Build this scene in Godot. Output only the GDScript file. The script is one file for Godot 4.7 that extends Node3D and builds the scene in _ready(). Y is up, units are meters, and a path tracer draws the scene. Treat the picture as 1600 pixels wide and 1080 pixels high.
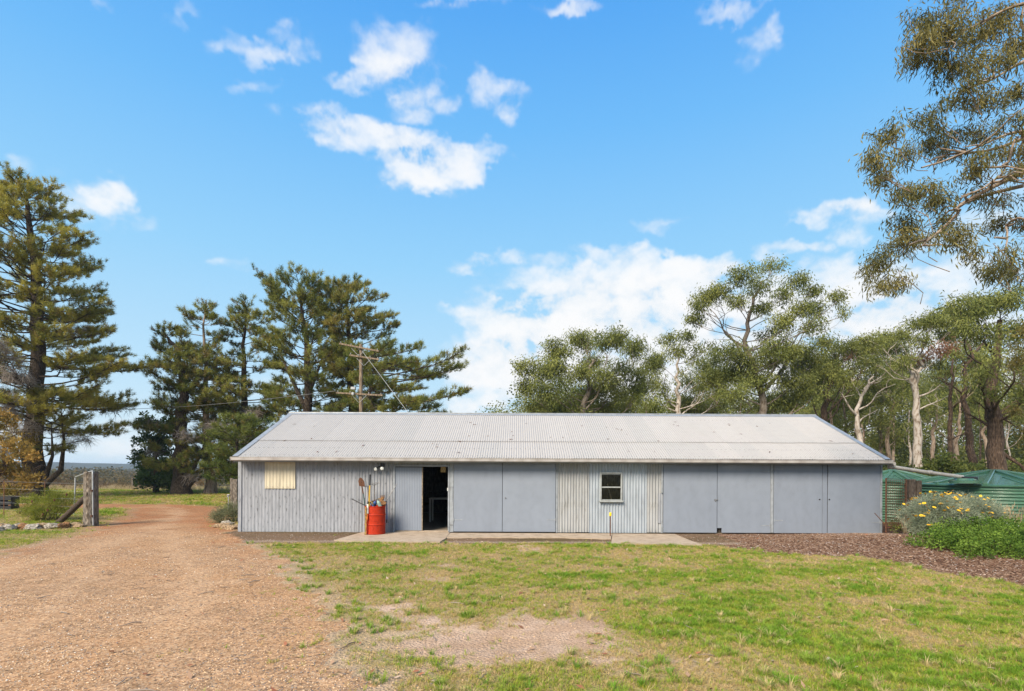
extends Node3D

# ---------- measures of the place: camera 2 m above the yard, looking level along -z ----------
const FOCAL := 850.0
const CX := 806.0
const CY := 733.0
const EYE := 2.0
const ROLL := 0.0047
const EXPOSURE := 3.1

var rng := RandomNumberGenerator.new()
var used := {}
var M := {}
var na := FastNoiseLite.new()
var nb := FastNoiseLite.new()
var nc := FastNoiseLite.new()
var drive_poly := PackedVector2Array()
var mulch_poly := PackedVector2Array()


class MB:
	var v := PackedVector3Array()
	var n := PackedVector3Array()
	var c := PackedColorArray()
	var k := PackedInt32Array()

	func vert(p: Vector3, m: Vector3) -> int:
		v.push_back(p)
		n.push_back(m)
		return v.size() - 1

	func face(a: int, b: int, d: int) -> void:
		k.push_back(a)
		if (v[d] - v[a]).cross(v[b] - v[a]).dot(n[a] + n[b] + n[d]) >= 0.0:
			k.push_back(b)
			k.push_back(d)
		else:
			k.push_back(d)
			k.push_back(b)

	func tri(p: Vector3, q: Vector3, r: Vector3, hint: Vector3) -> void:
		var m := (r - p).cross(q - p).normalized()
		if m.dot(hint) < 0.0:
			m = -m
		var a := vert(p, m)
		vert(q, m)
		vert(r, m)
		face(a, a + 1, a + 2)

	func quad(p: Vector3, q: Vector3, r: Vector3, s: Vector3, hint: Vector3) -> void:
		var m := (r - p).cross(q - s).normalized()
		if m.dot(hint) < 0.0:
			m = -m
		var a := vert(p, m)
		vert(q, m)
		vert(r, m)
		vert(s, m)
		face(a, a + 1, a + 2)
		face(a, a + 2, a + 3)

	# a box with chamfered edges
	func rbox(at: Vector3, size: Vector3, bev := 0.004, b := Basis.IDENTITY) -> void:
		var h := size * 0.5
		bev = minf(bev, minf(h.x, minf(h.y, h.z)) * 0.45)
		var g := h - Vector3.ONE * bev
		for a in 3:
			var e := (a + 1) % 3
			var f := (a + 2) % 3
			for s in [-1.0, 1.0]:
				var p := []
				for t in [[-1, -1], [1, -1], [1, 1], [-1, 1]]:
					var q := Vector3.ZERO
					q[a] = s * h[a]
					q[e] = t[0] * g[e]
					q[f] = t[1] * g[f]
					p.append(at + b * q)
				var m := Vector3.ZERO
				m[a] = s
				quad(p[0], p[1], p[2], p[3], b * m)
				for t in [-1.0, 1.0]:
					var r := []
					for w in [[h[a], g[e], -1], [h[a], g[e], 1], [g[a], h[e], 1], [g[a], h[e], -1]]:
						var q := Vector3.ZERO
						q[a] = s * w[0]
						q[e] = t * w[1]
						q[f] = w[2] * g[f]
						r.append(at + b * q)
					var mm := Vector3.ZERO
					mm[a] = s
					mm[e] = t
					quad(r[0], r[1], r[2], r[3], b * mm)
		for x in [-1.0, 1.0]:
			for y in [-1.0, 1.0]:
				for z in [-1.0, 1.0]:
					tri(at + b * Vector3(x * h.x, y * g.y, z * g.z), at + b * Vector3(x * g.x, y * h.y, z * g.z), at + b * Vector3(x * g.x, y * g.y, z * h.z), b * Vector3(x, y, z))

	# a tube along points, radii given per point
	func tube(pts: Array, rad: Array, sides := 6, cap := true) -> void:
		var up := Vector3.UP
		var first := v.size()
		var cnt := pts.size()
		for i in cnt:
			var d: Vector3 = (pts[mini(i + 1, cnt - 1)] - pts[maxi(i - 1, 0)]).normalized()
			if i == 0:
				up = Vector3.RIGHT if absf(d.y) > 0.8 else Vector3.UP
			var x := up.cross(d).normalized()
			up = d.cross(x).normalized()
			for s in sides:
				var t := TAU * s / sides
				var m := x * cos(t) + up * sin(t)
				vert(pts[i] + m * float(rad[i]), m)
		for i in cnt - 1:
			for s in sides:
				var a := first + i * sides + s
				var b := first + i * sides + (s + 1) % sides
				face(a, b, b + sides)
				face(a, b + sides, a + sides)
		if cap:
			for e in [0, cnt - 1]:
				var d: Vector3 = (pts[1] - pts[0]) * -1.0 if e == 0 else pts[cnt - 1] - pts[cnt - 2]
				d = d.normalized()
				var o := vert(pts[e], d)
				var ring := v.size()
				for s in sides:
					vert(v[first + e * sides + s], d)
				for s in sides:
					face(o, ring + s, ring + (s + 1) % sides)

	# profile of Vector2(radius, height) turned round the y axis
	func lathe(prof: Array, segs := 24, at := Vector3.ZERO, smooth := false) -> void:
		for i in prof.size() - 1:
			var p: Vector2 = prof[i]
			var q: Vector2 = prof[i + 1]
			var d := q - p
			var m2 := Vector2(d.y, -d.x).normalized()
			var n0 := m2
			var n1 := m2
			if smooth:
				if i > 0:
					var e: Vector2 = p - prof[i - 1]
					n0 = (m2 + Vector2(e.y, -e.x).normalized()).normalized()
				if i < prof.size() - 2:
					var e: Vector2 = prof[i + 2] - q
					n1 = (m2 + Vector2(e.y, -e.x).normalized()).normalized()
			var first := v.size()
			for s in segs + 1:
				var t := TAU * s / segs
				var r := Vector3(cos(t), 0, sin(t))
				vert(at + r * p.x + Vector3(0, p.y, 0), r * n0.x + Vector3(0, n0.y, 0))
				vert(at + r * q.x + Vector3(0, q.y, 0), r * n1.x + Vector3(0, n1.y, 0))
			for s in segs:
				var a := first + s * 2
				if p.x > 1e-5:
					face(a, a + 1, a + 2)
				if q.x > 1e-5:
					face(a + 1, a + 3, a + 2)

	# corrugated sheet: o corner, u across the ribs, w along them, m outwards
	func corrugated(o: Vector3, u: Vector3, w: Vector3, m: Vector3, width: float, length: float, pitch: float, amp: float, x0 := 0.0, per := 8) -> void:
		var cols := maxi(2, int(ceil(width / pitch * per)))
		var first := v.size()
		for i in cols + 1:
			var x := width * i / cols
			var t := TAU * (x + x0) / pitch
			var nn := (m - u * (amp * TAU / pitch * cos(t))).normalized()
			var p := o + u * x + m * (amp * sin(t))
			vert(p, nn)
			vert(p + w * length, nn)
		for i in cols:
			var a := first + i * 2
			face(a, a + 1, a + 2)
			face(a + 1, a + 3, a + 2)

	# outline in the plane of u and w pushed out along m
	func prism(outline: PackedVector2Array, o: Vector3, u: Vector3, w: Vector3, depth: Vector3) -> void:
		var t := Geometry2D.triangulate_polygon(outline)
		for i in range(0, t.size(), 3):
			var p := []
			for j in 3:
				p.append(o + u * outline[t[i + j]].x + w * outline[t[i + j]].y)
			tri(p[0], p[1], p[2], -depth)
			tri(p[0] + depth, p[1] + depth, p[2] + depth, depth)
		var mid := Vector2.ZERO
		for q in outline:
			mid += q / outline.size()
		var turn := 1.0 if Geometry2D.is_polygon_clockwise(outline) else -1.0
		for i in outline.size():
			var a := outline[i]
			var b := outline[(i + 1) % outline.size()]
			var d := (b - a).orthogonal() * -turn
			if Geometry2D.is_point_in_polygon((a + b) * 0.5 + d.normalized() * 0.001, outline):
				d = -d
			var p := o + u * a.x + w * a.y
			var q := o + u * b.x + w * b.y
			quad(p, q, q + depth, p + depth, u * d.x + w * d.y)

	# uneven stone: a split octahedron pushed about by noise, flat faces
	func stone(at: Vector3, size: Vector3, r: RandomNumberGenerator, rough := 0.18, levels := 2, turn := Basis.IDENTITY) -> void:
		var f := FastNoiseLite.new()
		f.seed = r.randi() % 100000
		f.frequency = 0.9
		var fs := []
		for x in [-1, 1]:
			for y in [-1, 1]:
				for z in [-1, 1]:
					fs.append([Vector3(x, 0, 0), Vector3(0, y, 0), Vector3(0, 0, z)])
		for l in levels:
			var more := []
			for q in fs:
				var ab: Vector3 = (q[0] + q[1]).normalized()
				var bc: Vector3 = (q[1] + q[2]).normalized()
				var ca: Vector3 = (q[2] + q[0]).normalized()
				more.append([q[0], ab, ca])
				more.append([ab, q[1], bc])
				more.append([ca, bc, q[2]])
				more.append([ab, bc, ca])
			fs = more
		for q in fs:
			var p := []
			for s in 3:
				var d: Vector3 = q[s]
				var box := d / maxf(absf(d.x), maxf(absf(d.y), absf(d.z)))
				var e := d.lerp(box, 0.4) * (1.0 + rough * 2.0 * f.get_noise_3dv(d * 1.3))
				p.append(at + turn * (e * size))
			tri(p[0], p[1], p[2], (p[0] + p[1] + p[2]) / 3.0 - at)

	func mesh() -> ArrayMesh:
		var a := []
		a.resize(Mesh.ARRAY_MAX)
		a[Mesh.ARRAY_VERTEX] = v
		a[Mesh.ARRAY_NORMAL] = n
		if c.size() == v.size():
			a[Mesh.ARRAY_COLOR] = c
		a[Mesh.ARRAY_INDEX] = k
		var m := ArrayMesh.new()
		m.add_surface_from_arrays(Mesh.PRIMITIVE_TRIANGLES, a)
		return m


# ---------- naming ----------
func numbered(called: String) -> String:
	if not used.has(called):
		used[called] = 0
		return called
	used[called] += 1
	return "%s_%03d" % [called, used[called]]


func tag(o: Node3D, label: String, category: String, group := "", kind := "") -> Node3D:
	if label:
		o.set_meta("label", label)
	if category:
		o.set_meta("category", category)
	if group:
		o.set_meta("group", group)
	if kind:
		o.set_meta("kind", kind)
	return o


func thing(called: String, at: Vector3, label: String, category: String, group := "") -> Node3D:
	var o := Node3D.new()
	o.name = numbered(called)
	add_child(o)
	o.position = at
	return tag(o, label, category, group)


func obj(called: String, mb, mat: Material, parent: Node3D = null, pos := Vector3.ZERO) -> MeshInstance3D:
	var o := MeshInstance3D.new()
	o.mesh = mb.mesh() if mb is MB else mb
	o.material_override = mat
	o.position = pos
	if parent:
		o.name = called
		parent.add_child(o, true)
	else:
		o.name = numbered(called)
		add_child(o)
	return o


func struct_obj(called: String, mb, mat: Material) -> MeshInstance3D:
	var o := obj(called, mb, mat)
	o.set_meta("kind", "structure")
	return o


func scatter(called: String, mesh: Mesh, mat: Material, where: Array, cols: Array, parent: Node3D = null) -> MultiMeshInstance3D:
	var mm := MultiMesh.new()
	mm.transform_format = MultiMesh.TRANSFORM_3D
	mm.use_colors = true
	mm.mesh = mesh
	mm.instance_count = where.size()
	for i in where.size():
		mm.set_instance_transform(i, where[i])
		mm.set_instance_color(i, cols[i])
	var o := MultiMeshInstance3D.new()
	o.multimesh = mm
	o.material_override = mat
	o.set_meta("kind", "stuff")
	if parent:
		o.name = called
		parent.add_child(o, true)
	else:
		o.name = numbered(called)
		add_child(o)
	return o


# a point of the place from its bearing in the photograph and its distance ahead
func at(px: float, py: float, z: float) -> Vector3:
	var x := px - CX + ROLL * (py - CY)
	var y := py - CY - ROLL * (px - CX)
	return Vector3(x * z / FOCAL, EYE - y * z / FOCAL, -z)


func ground_at(px: float, py: float) -> Vector2:
	var y := py - CY - ROLL * (px - CX)
	var z := EYE * FOCAL / y
	return Vector2((px - CX) * z / FOCAL, -z)


# ---------- materials ----------
func grad(stops: Array) -> Gradient:
	var g := Gradient.new()
	var o := PackedFloat32Array()
	var c := PackedColorArray()
	for s in stops:
		o.push_back(s[0])
		c.push_back(s[1] if s[1] is Color else Color(s[1], s[1], s[1]))
	g.offsets = o
	g.colors = c
	return g


func nt(size: int, freq: float, octaves: int, seed_: int, stops: Array, cell := false) -> NoiseTexture2D:
	var f := FastNoiseLite.new()
	f.seed = seed_
	f.frequency = freq
	if cell:
		f.noise_type = FastNoiseLite.TYPE_CELLULAR
		f.cellular_return_type = FastNoiseLite.RETURN_CELL_VALUE
		f.fractal_type = FastNoiseLite.FRACTAL_NONE
	else:
		f.noise_type = FastNoiseLite.TYPE_SIMPLEX_SMOOTH
		f.fractal_octaves = octaves
	var t := NoiseTexture2D.new()
	t.width = size
	t.height = size
	t.seamless = true
	t.seamless_blend_skirt = 0.15
	t.noise = f
	if stops:
		t.color_ramp = grad(stops)
	return t


func mt(called: String, lin: Color, rough: float, o := {}) -> StandardMaterial3D:
	var m := StandardMaterial3D.new()
	m.resource_name = called
	m.albedo_color = lin.linear_to_srgb()
	m.roughness = rough
	m.metallic = o.get("metal", 0.0)
	m.metallic_specular = o.get("spec", 0.5)
	m.uv1_triplanar = true
	m.uv1_world_triplanar = o.get("world", false)
	m.uv1_scale = o.get("scale", Vector3.ONE)
	if o.has("tex"):
		m.albedo_texture = o.tex
	if o.has("detail"):
		m.detail_enabled = true
		m.detail_albedo = o.detail
		m.detail_blend_mode = BaseMaterial3D.BLEND_MODE_MUL
		m.detail_uv_layer = BaseMaterial3D.DETAIL_UV_2
		m.uv2_triplanar = true
		m.uv2_world_triplanar = o.get("world", false)
		m.uv2_scale = o.get("dscale", Vector3.ONE)
	if o.has("bump"):
		m.heightmap_enabled = true
		m.heightmap_texture = o.bump
		m.heightmap_scale = o.get("depth", 1.0)
	if o.has("rough_tex"):
		m.roughness_texture = o.rough_tex
	if o.get("tint", false):
		m.vertex_color_use_as_albedo = true
	if o.has("back"):
		m.backlight_enabled = true
		m.backlight = Color(o.back, o.back, o.back).linear_to_srgb()
	m.cull_mode = BaseMaterial3D.CULL_DISABLED
	return m


func make_materials() -> void:
	var streak := nt(512, 0.012, 5, 11, [[0.0, 0.82], [0.35, 0.92], [0.6, 0.98], [1.0, 1.0]])
	var worn := nt(512, 0.02, 5, 12, [[0.0, Color(0.45, 0.44, 0.44)], [0.13, Color(0.62, 0.61, 0.61)], [0.22, Color(0.92, 0.92, 0.92)], [0.5, Color(0.96, 0.96, 0.96)], [1.0, Color(1, 1, 1)]])
	var blotch := nt(512, 0.01, 6, 13, [[0.0, Color(0.8, 0.79, 0.77)], [0.5, Color(0.94, 0.94, 0.93)], [1.0, Color(1, 1, 1)]])
	var calm := nt(512, 0.012, 5, 25, [[0.0, 0.95], [0.5, 0.985], [1.0, 1.0]])
	var faint := nt(512, 0.05, 3, 26, [[0.0, Color(0.7, 0.69, 0.67)], [0.12, Color(0.86, 0.85, 0.84)], [0.2, Color(0.98, 0.98, 0.98)], [1.0, Color(1, 1, 1)]])
	var rusty := nt(512, 0.014, 6, 14, [[0.0, Color(0.7, 0.66, 0.6)], [0.16, Color(0.86, 0.85, 0.83)], [0.3, Color(0.96, 0.957, 0.95)], [1.0, Color(1, 1, 1)]])
	var fine := nt(512, 0.08, 4, 15, [[0.0, 0.72], [0.5, 0.92], [1.0, 1.0]])
	var specks := nt(512, 0.05, 3, 16, [[0.0, Color(0.35, 0.34, 0.32)], [0.14, Color(0.55, 0.53, 0.5)], [0.2, Color(0.97, 0.97, 0.96)], [1.0, Color(1, 1, 1)]])
	var grain := nt(512, 0.03, 5, 17, [[0.0, Color(0.32, 0.29, 0.26)], [0.4, Color(0.62, 0.59, 0.55)], [0.7, Color(0.9, 0.88, 0.85)], [1.0, Color(1, 1, 1)]])
	var bark := nt(512, 0.025, 5, 18, [[0.0, Color(0.25, 0.22, 0.2)], [0.45, Color(0.6, 0.55, 0.5)], [0.75, Color(0.9, 0.86, 0.8)], [1.0, Color(1, 1, 1)]])
	var gumbark := nt(512, 0.015, 5, 19, [[0.0, Color(0.5, 0.43, 0.37)], [0.33, Color(0.72, 0.66, 0.6)], [0.45, Color(0.94, 0.92, 0.9)], [1.0, Color(1, 1, 1)]])
	var pebble := nt(1024, 0.11, 1, 20, [[0.0, Color(0.62, 0.58, 0.56)], [0.2, Color(0.78, 0.7, 0.64)], [0.45, Color(0.94, 0.88, 0.82)], [0.7, Color(0.88, 0.78, 0.68)], [0.9, Color(1, 0.97, 0.93)], [1.0, Color(0.8, 0.8, 0.82)]], true)
	var soil := nt(512, 0.06, 5, 21, [[0.0, 0.62], [0.35, 0.86], [0.6, 0.95], [1.0, 1.0]])
	var chips := nt(512, 0.055, 1, 22, [[0.0, Color(0.45, 0.4, 0.37)], [0.4, Color(0.75, 0.66, 0.6)], [0.8, Color(1, 0.92, 0.85)], [1.0, Color(0.85, 0.85, 0.85)]], true)
	var hbump := nt(512, 0.05, 5, 23, [])
	var barkbump := nt(512, 0.03, 5, 24, [])
	M.roof = mt("aged_roof_iron", Color(0.373, 0.36, 0.348), 0.55, {"tex": calm, "scale": Vector3(0.35, 0.35, 0.35), "detail": faint, "dscale": Vector3(0.4, 0.4, 0.4), "spec": 0.4})
	M.roof2 = mt("aged_roof_iron_pale", Color(0.383, 0.37, 0.358), 0.55, {"tex": calm, "scale": Vector3(0.4, 0.3, 0.3), "detail": faint, "dscale": Vector3(0.31, 0.31, 0.31), "spec": 0.4})
	M.roof3 = mt("aged_roof_iron_dull", Color(0.359, 0.351, 0.341), 0.55, {"tex": calm, "scale": Vector3(0.3, 0.4, 0.4), "detail": faint, "dscale": Vector3(0.5, 0.4, 0.4), "spec": 0.4})
	M.zinc = mt("zinc_flashing", Color(0.36, 0.385, 0.42), 0.4, {"metal": 0.35, "tex": blotch, "scale": Vector3(0.7, 0.7, 0.7)})
	M.gutter = mt("painted_gutter", Color(0.396, 0.378, 0.378), 0.5, {"tex": blotch, "scale": Vector3(0.5, 0.5, 0.5)})
	M.wall_paint = mt("weathered_grey_paint", Color(0.298, 0.318, 0.358), 0.7, {"tex": worn, "scale": Vector3(1.1, 0.32, 1.1), "detail": streak, "dscale": Vector3(1.6, 0.16, 1.6)})
	M.wall_rib = mt("grey_ribbed_paint", Color(0.294, 0.311, 0.344), 0.65, {"tex": streak, "scale": Vector3(1.3, 0.14, 1.3), "detail": worn, "dscale": Vector3(0.8, 0.35, 0.8)})
	M.wall_old = mt("old_stained_iron", Color(0.335, 0.35, 0.365), 0.65, {"tex": rusty, "scale": Vector3(1.1, 0.22, 1.1), "detail": streak, "dscale": Vector3(2.0, 0.15, 2.0)})
	M.wall_new = mt("newer_galvanised_iron", Color(0.375, 0.42, 0.47), 0.42, {"metal": 0.25, "tex": streak, "scale": Vector3(0.8, 0.2, 0.8)})
	M.door = mt("smooth_grey_door_paint", Color(0.202, 0.234, 0.291), 0.6, {"tex": calm, "scale": Vector3(0.6, 0.35, 0.6), "detail": calm, "dscale": Vector3(0.25, 0.12, 0.25)})
	M.door2 = mt("smooth_grey_door_paint_faded", Color(0.21, 0.243, 0.3), 0.6, {"tex": calm, "scale": Vector3(0.5, 0.42, 0.5), "detail": calm, "dscale": Vector3(0.2, 0.14, 0.2)})
	M.trim = mt("grey_trim_paint", Color(0.288, 0.317, 0.36), 0.6, {"tex": blotch, "scale": Vector3(0.8, 0.8, 0.8)})
	M.dark_gap = mt("dark_iron", Color(0.026, 0.026, 0.028), 0.6)
	M.cream = mt("cream_paint", Color(0.5, 0.455, 0.345), 0.6, {"tex": streak, "scale": Vector3(0.7, 0.2, 0.7)})
	M.frame = mt("pale_window_paint", Color(0.33, 0.355, 0.37), 0.5, {"tex": blotch, "scale": Vector3(1, 1, 1)})
	M.glass = mt("window_glass", Color(0.05, 0.06, 0.055, 0.03), 0.02)
	M.glass.transparency = BaseMaterial3D.TRANSPARENCY_ALPHA
	M.glass.uv1_triplanar = false
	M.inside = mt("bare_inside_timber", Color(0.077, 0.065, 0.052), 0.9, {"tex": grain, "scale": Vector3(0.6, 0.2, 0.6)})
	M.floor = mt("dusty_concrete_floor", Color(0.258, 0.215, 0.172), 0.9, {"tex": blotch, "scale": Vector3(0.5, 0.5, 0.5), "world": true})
	M.concrete = mt("old_concrete", Color(0.43, 0.344, 0.267), 0.9, {"tex": blotch, "scale": Vector3(0.5, 0.5, 0.5), "detail": specks, "dscale": Vector3(0.9, 0.9, 0.9), "world": true, "bump": hbump, "depth": 0.6})
	M.red = mt("red_drum_paint", Color(0.5, 0.036, 0.01), 0.7, {"spec": 0.3, "tex": worn, "scale": Vector3(0.9, 0.9, 0.9), "detail": fine, "dscale": Vector3(0.8, 0.8, 0.8)})
	M.dark_red = mt("dull_red_paint", Color(0.103, 0.017, 0.013), 0.6, {"tex": worn, "scale": Vector3(0.9, 0.9, 0.9)})
	M.rust = mt("rusted_steel", Color(0.194, 0.084, 0.045), 0.85, {"tex": grain, "scale": Vector3(2, 2, 2)})
	M.steel = mt("dull_steel", Color(0.258, 0.258, 0.267), 0.45, {"metal": 0.6, "tex": blotch, "scale": Vector3(2, 2, 2)})
	M.galv = mt("galvanised_pipe", Color(0.387, 0.404, 0.43), 0.5, {"metal": 0.3, "tex": blotch, "scale": Vector3(2, 2, 2)})
	M.black = mt("black_plastic", Color(0.018, 0.018, 0.02), 0.45)
	M.yellow = mt("yellow_handle", Color(0.533, 0.318, 0.017), 0.5, {"tex": worn, "scale": Vector3(3, 1, 3)})
	M.straw = mt("weathered_yellow_timber", Color(0.473, 0.327, 0.103), 0.7, {"tex": grain, "scale": Vector3(3, 0.5, 3)})
	M.orange = mt("orange_grip", Color(0.602, 0.138, 0.009), 0.5)
	M.blue = mt("blue_plastic", Color(0.026, 0.077, 0.241), 0.5)
	M.mint = mt("pale_green_plastic", Color(0.275, 0.387, 0.344), 0.5)
	M.green_handle = mt("dark_green_handle", Color(0.017, 0.06, 0.052), 0.5)
	M.pale = mt("bare_pale_timber", Color(0.43, 0.361, 0.258), 0.8, {"tex": grain, "scale": Vector3(3, 0.6, 3)})
	M.white = mt("white_plastic", Color(0.585, 0.585, 0.568), 0.4)
	M.lens = mt("lamp_lens", Color(0.75, 0.77, 0.75), 0.12)
	M.post = mt("weathered_grey_timber", Color(0.413, 0.378, 0.347), 0.95, {"tex": grain, "scale": Vector3(2.6, 0.28, 2.6), "detail": fine, "dscale": Vector3(0.7, 0.1, 0.7), "bump": barkbump, "depth": 2.5})
	M.sleeper = mt("old_brown_timber", Color(0.172, 0.142, 0.12), 0.95, {"tex": grain, "scale": Vector3(2.6, 0.3, 2.6), "bump": barkbump, "depth": 2.0})
	M.log = mt("dark_brown_log", Color(0.112, 0.082, 0.065), 0.95, {"tex": grain, "scale": Vector3(1.5, 1.5, 1.5)})
	M.pole = mt("power_pole_timber", Color(0.36, 0.29, 0.22), 0.9, {"tex": grain, "scale": Vector3(1.6, 0.12, 1.6)})
	M.tank = mt("green_tank_plastic", Color(0.08, 0.19, 0.125), 0.25, {"tex": blotch, "scale": Vector3(0.4, 0.8, 0.4)})
	M.tank_roof = mt("green_tank_roof", Color(0.08, 0.19, 0.125), 0.14, {"spec": 0.7, "tex": blotch, "scale": Vector3(0.5, 0.5, 0.5)})
	M.pvc = mt("pale_pvc_pipe", Color(0.43, 0.404, 0.378), 0.4, {"tex": blotch, "scale": Vector3(1, 1, 1)})
	M.sand_rock = mt("sandstone", Color(0.625, 0.473, 0.321), 0.95, {"tex": grain, "scale": Vector3(1.2, 1.2, 1.2), "detail": blotch, "dscale": Vector3(1, 1, 1)})
	M.grey_rock = mt("pale_grey_stone", Color(0.636, 0.616, 0.588), 0.95, {"tex": grain, "scale": Vector3(1.0, 1.0, 1.0), "detail": blotch, "dscale": Vector3(1, 1, 1)})
	M.orange_rock = mt("orange_stone", Color(0.516, 0.284, 0.138), 0.95, {"tex": grain, "scale": Vector3(1.1, 1.1, 1.1), "detail": blotch, "dscale": Vector3(1, 1, 1)})
	M.pine_bark = mt("pine_bark", Color(0.123, 0.103, 0.088), 1.0, {"tex": bark, "scale": Vector3(1.2, 0.35, 1.2), "bump": barkbump, "depth": 5.0})
	M.white_bark = mt("white_gum_bark", Color(0.43, 0.404, 0.378), 0.9, {"tex": gumbark, "scale": Vector3(0.7, 0.25, 0.7)})
	M.tan_bark = mt("tan_gum_bark", Color(0.31, 0.249, 0.198), 0.9, {"tex": gumbark, "scale": Vector3(0.7, 0.25, 0.7)})
	M.grey_bark = mt("grey_brown_gum_bark", Color(0.2, 0.175, 0.15), 0.95, {"tex": gumbark, "scale": Vector3(0.7, 0.25, 0.7)})
	M.brown_bark = mt("rough_brown_bark", Color(0.172, 0.129, 0.103), 1.0, {"tex": bark, "scale": Vector3(1.4, 0.25, 1.4), "bump": barkbump, "depth": 5.0})
	M.twig = mt("grey_dead_twigs", Color(0.215, 0.189, 0.172), 0.95)
	M.leaf = mt("leaves", Color(1, 1, 1), 0.6, {"tint": true, "back": 0.7, "spec": 0.2})
	M.needle = mt("pine_needles", Color(1, 1, 1), 0.6, {"tint": true, "back": 0.7, "spec": 0.15})
	M.grass = mt("grass_blades", Color(1, 1, 1), 0.7, {"tint": true, "back": 0.5, "spec": 0.25})
	M.tinted = mt("tinted_matter", Color(1, 1, 1), 0.95, {"tint": true, "spec": 0.25})
	M.petal = mt("yellow_petals", Color(0.8, 0.5, 0.01), 0.6)
	M.g_gravel = mt("crushed_gravel", Color(1, 1, 1), 0.95, {"tint": true, "tex": pebble, "scale": Vector3(0.55, 0.55, 0.55), "detail": soil, "dscale": Vector3(0.37, 0.37, 0.37), "world": true, "bump": pebble, "depth": 0.8, "spec": 0.25})
	M.g_soil = mt("lawn_soil", Color(1, 1, 1), 0.98, {"tint": true, "tex": soil, "scale": Vector3(0.8, 0.8, 0.8), "detail": fine, "dscale": Vector3(1.7, 1.7, 1.7), "world": true, "bump": hbump, "depth": 2.0, "spec": 0.2})
	M.g_mulch = mt("bark_mulch", Color(1, 1, 1), 0.98, {"tint": true, "tex": chips, "scale": Vector3(1.0, 1.0, 1.0), "detail": soil, "dscale": Vector3(0.6, 0.6, 0.6), "world": true, "bump": chips, "depth": 1.5, "spec": 0.2})
	M.far = mt("far_ground", Color(0.284, 0.249, 0.12), 1.0, {"tex": soil, "scale": Vector3(0.02, 0.02, 0.02), "world": true, "spec": 0.2})
	M.hill = mt("far_bush", Color(0.055, 0.065, 0.045), 1.0, {"tex": soil, "scale": Vector3(0.01, 0.02, 0.01), "world": true, "spec": 0.1})


# ---------- sky ----------
func air(el: float) -> Color:
	# linear colours of clear air by height above the horizon in degrees
	var s := [[-2.0, Color(0.76, 0.88, 0.94)], [3.0, Color(0.67, 0.85, 0.96)], [9.0, Color(0.52, 0.78, 0.98)], [20.0, Color(0.32, 0.66, 0.98)], [32.0, Color(0.17, 0.51, 0.96)], [42.0, Color(0.09, 0.385, 0.91)], [90.0, Color(0.05, 0.25, 0.66)]]
	for i in s.size() - 1:
		if el < s[i + 1][0]:
			return s[i][1].lerp(s[i + 1][1], clampf((el - s[i][0]) / (s[i + 1][0] - s[i][0]), 0, 1))
	return s[-1][1]


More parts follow.
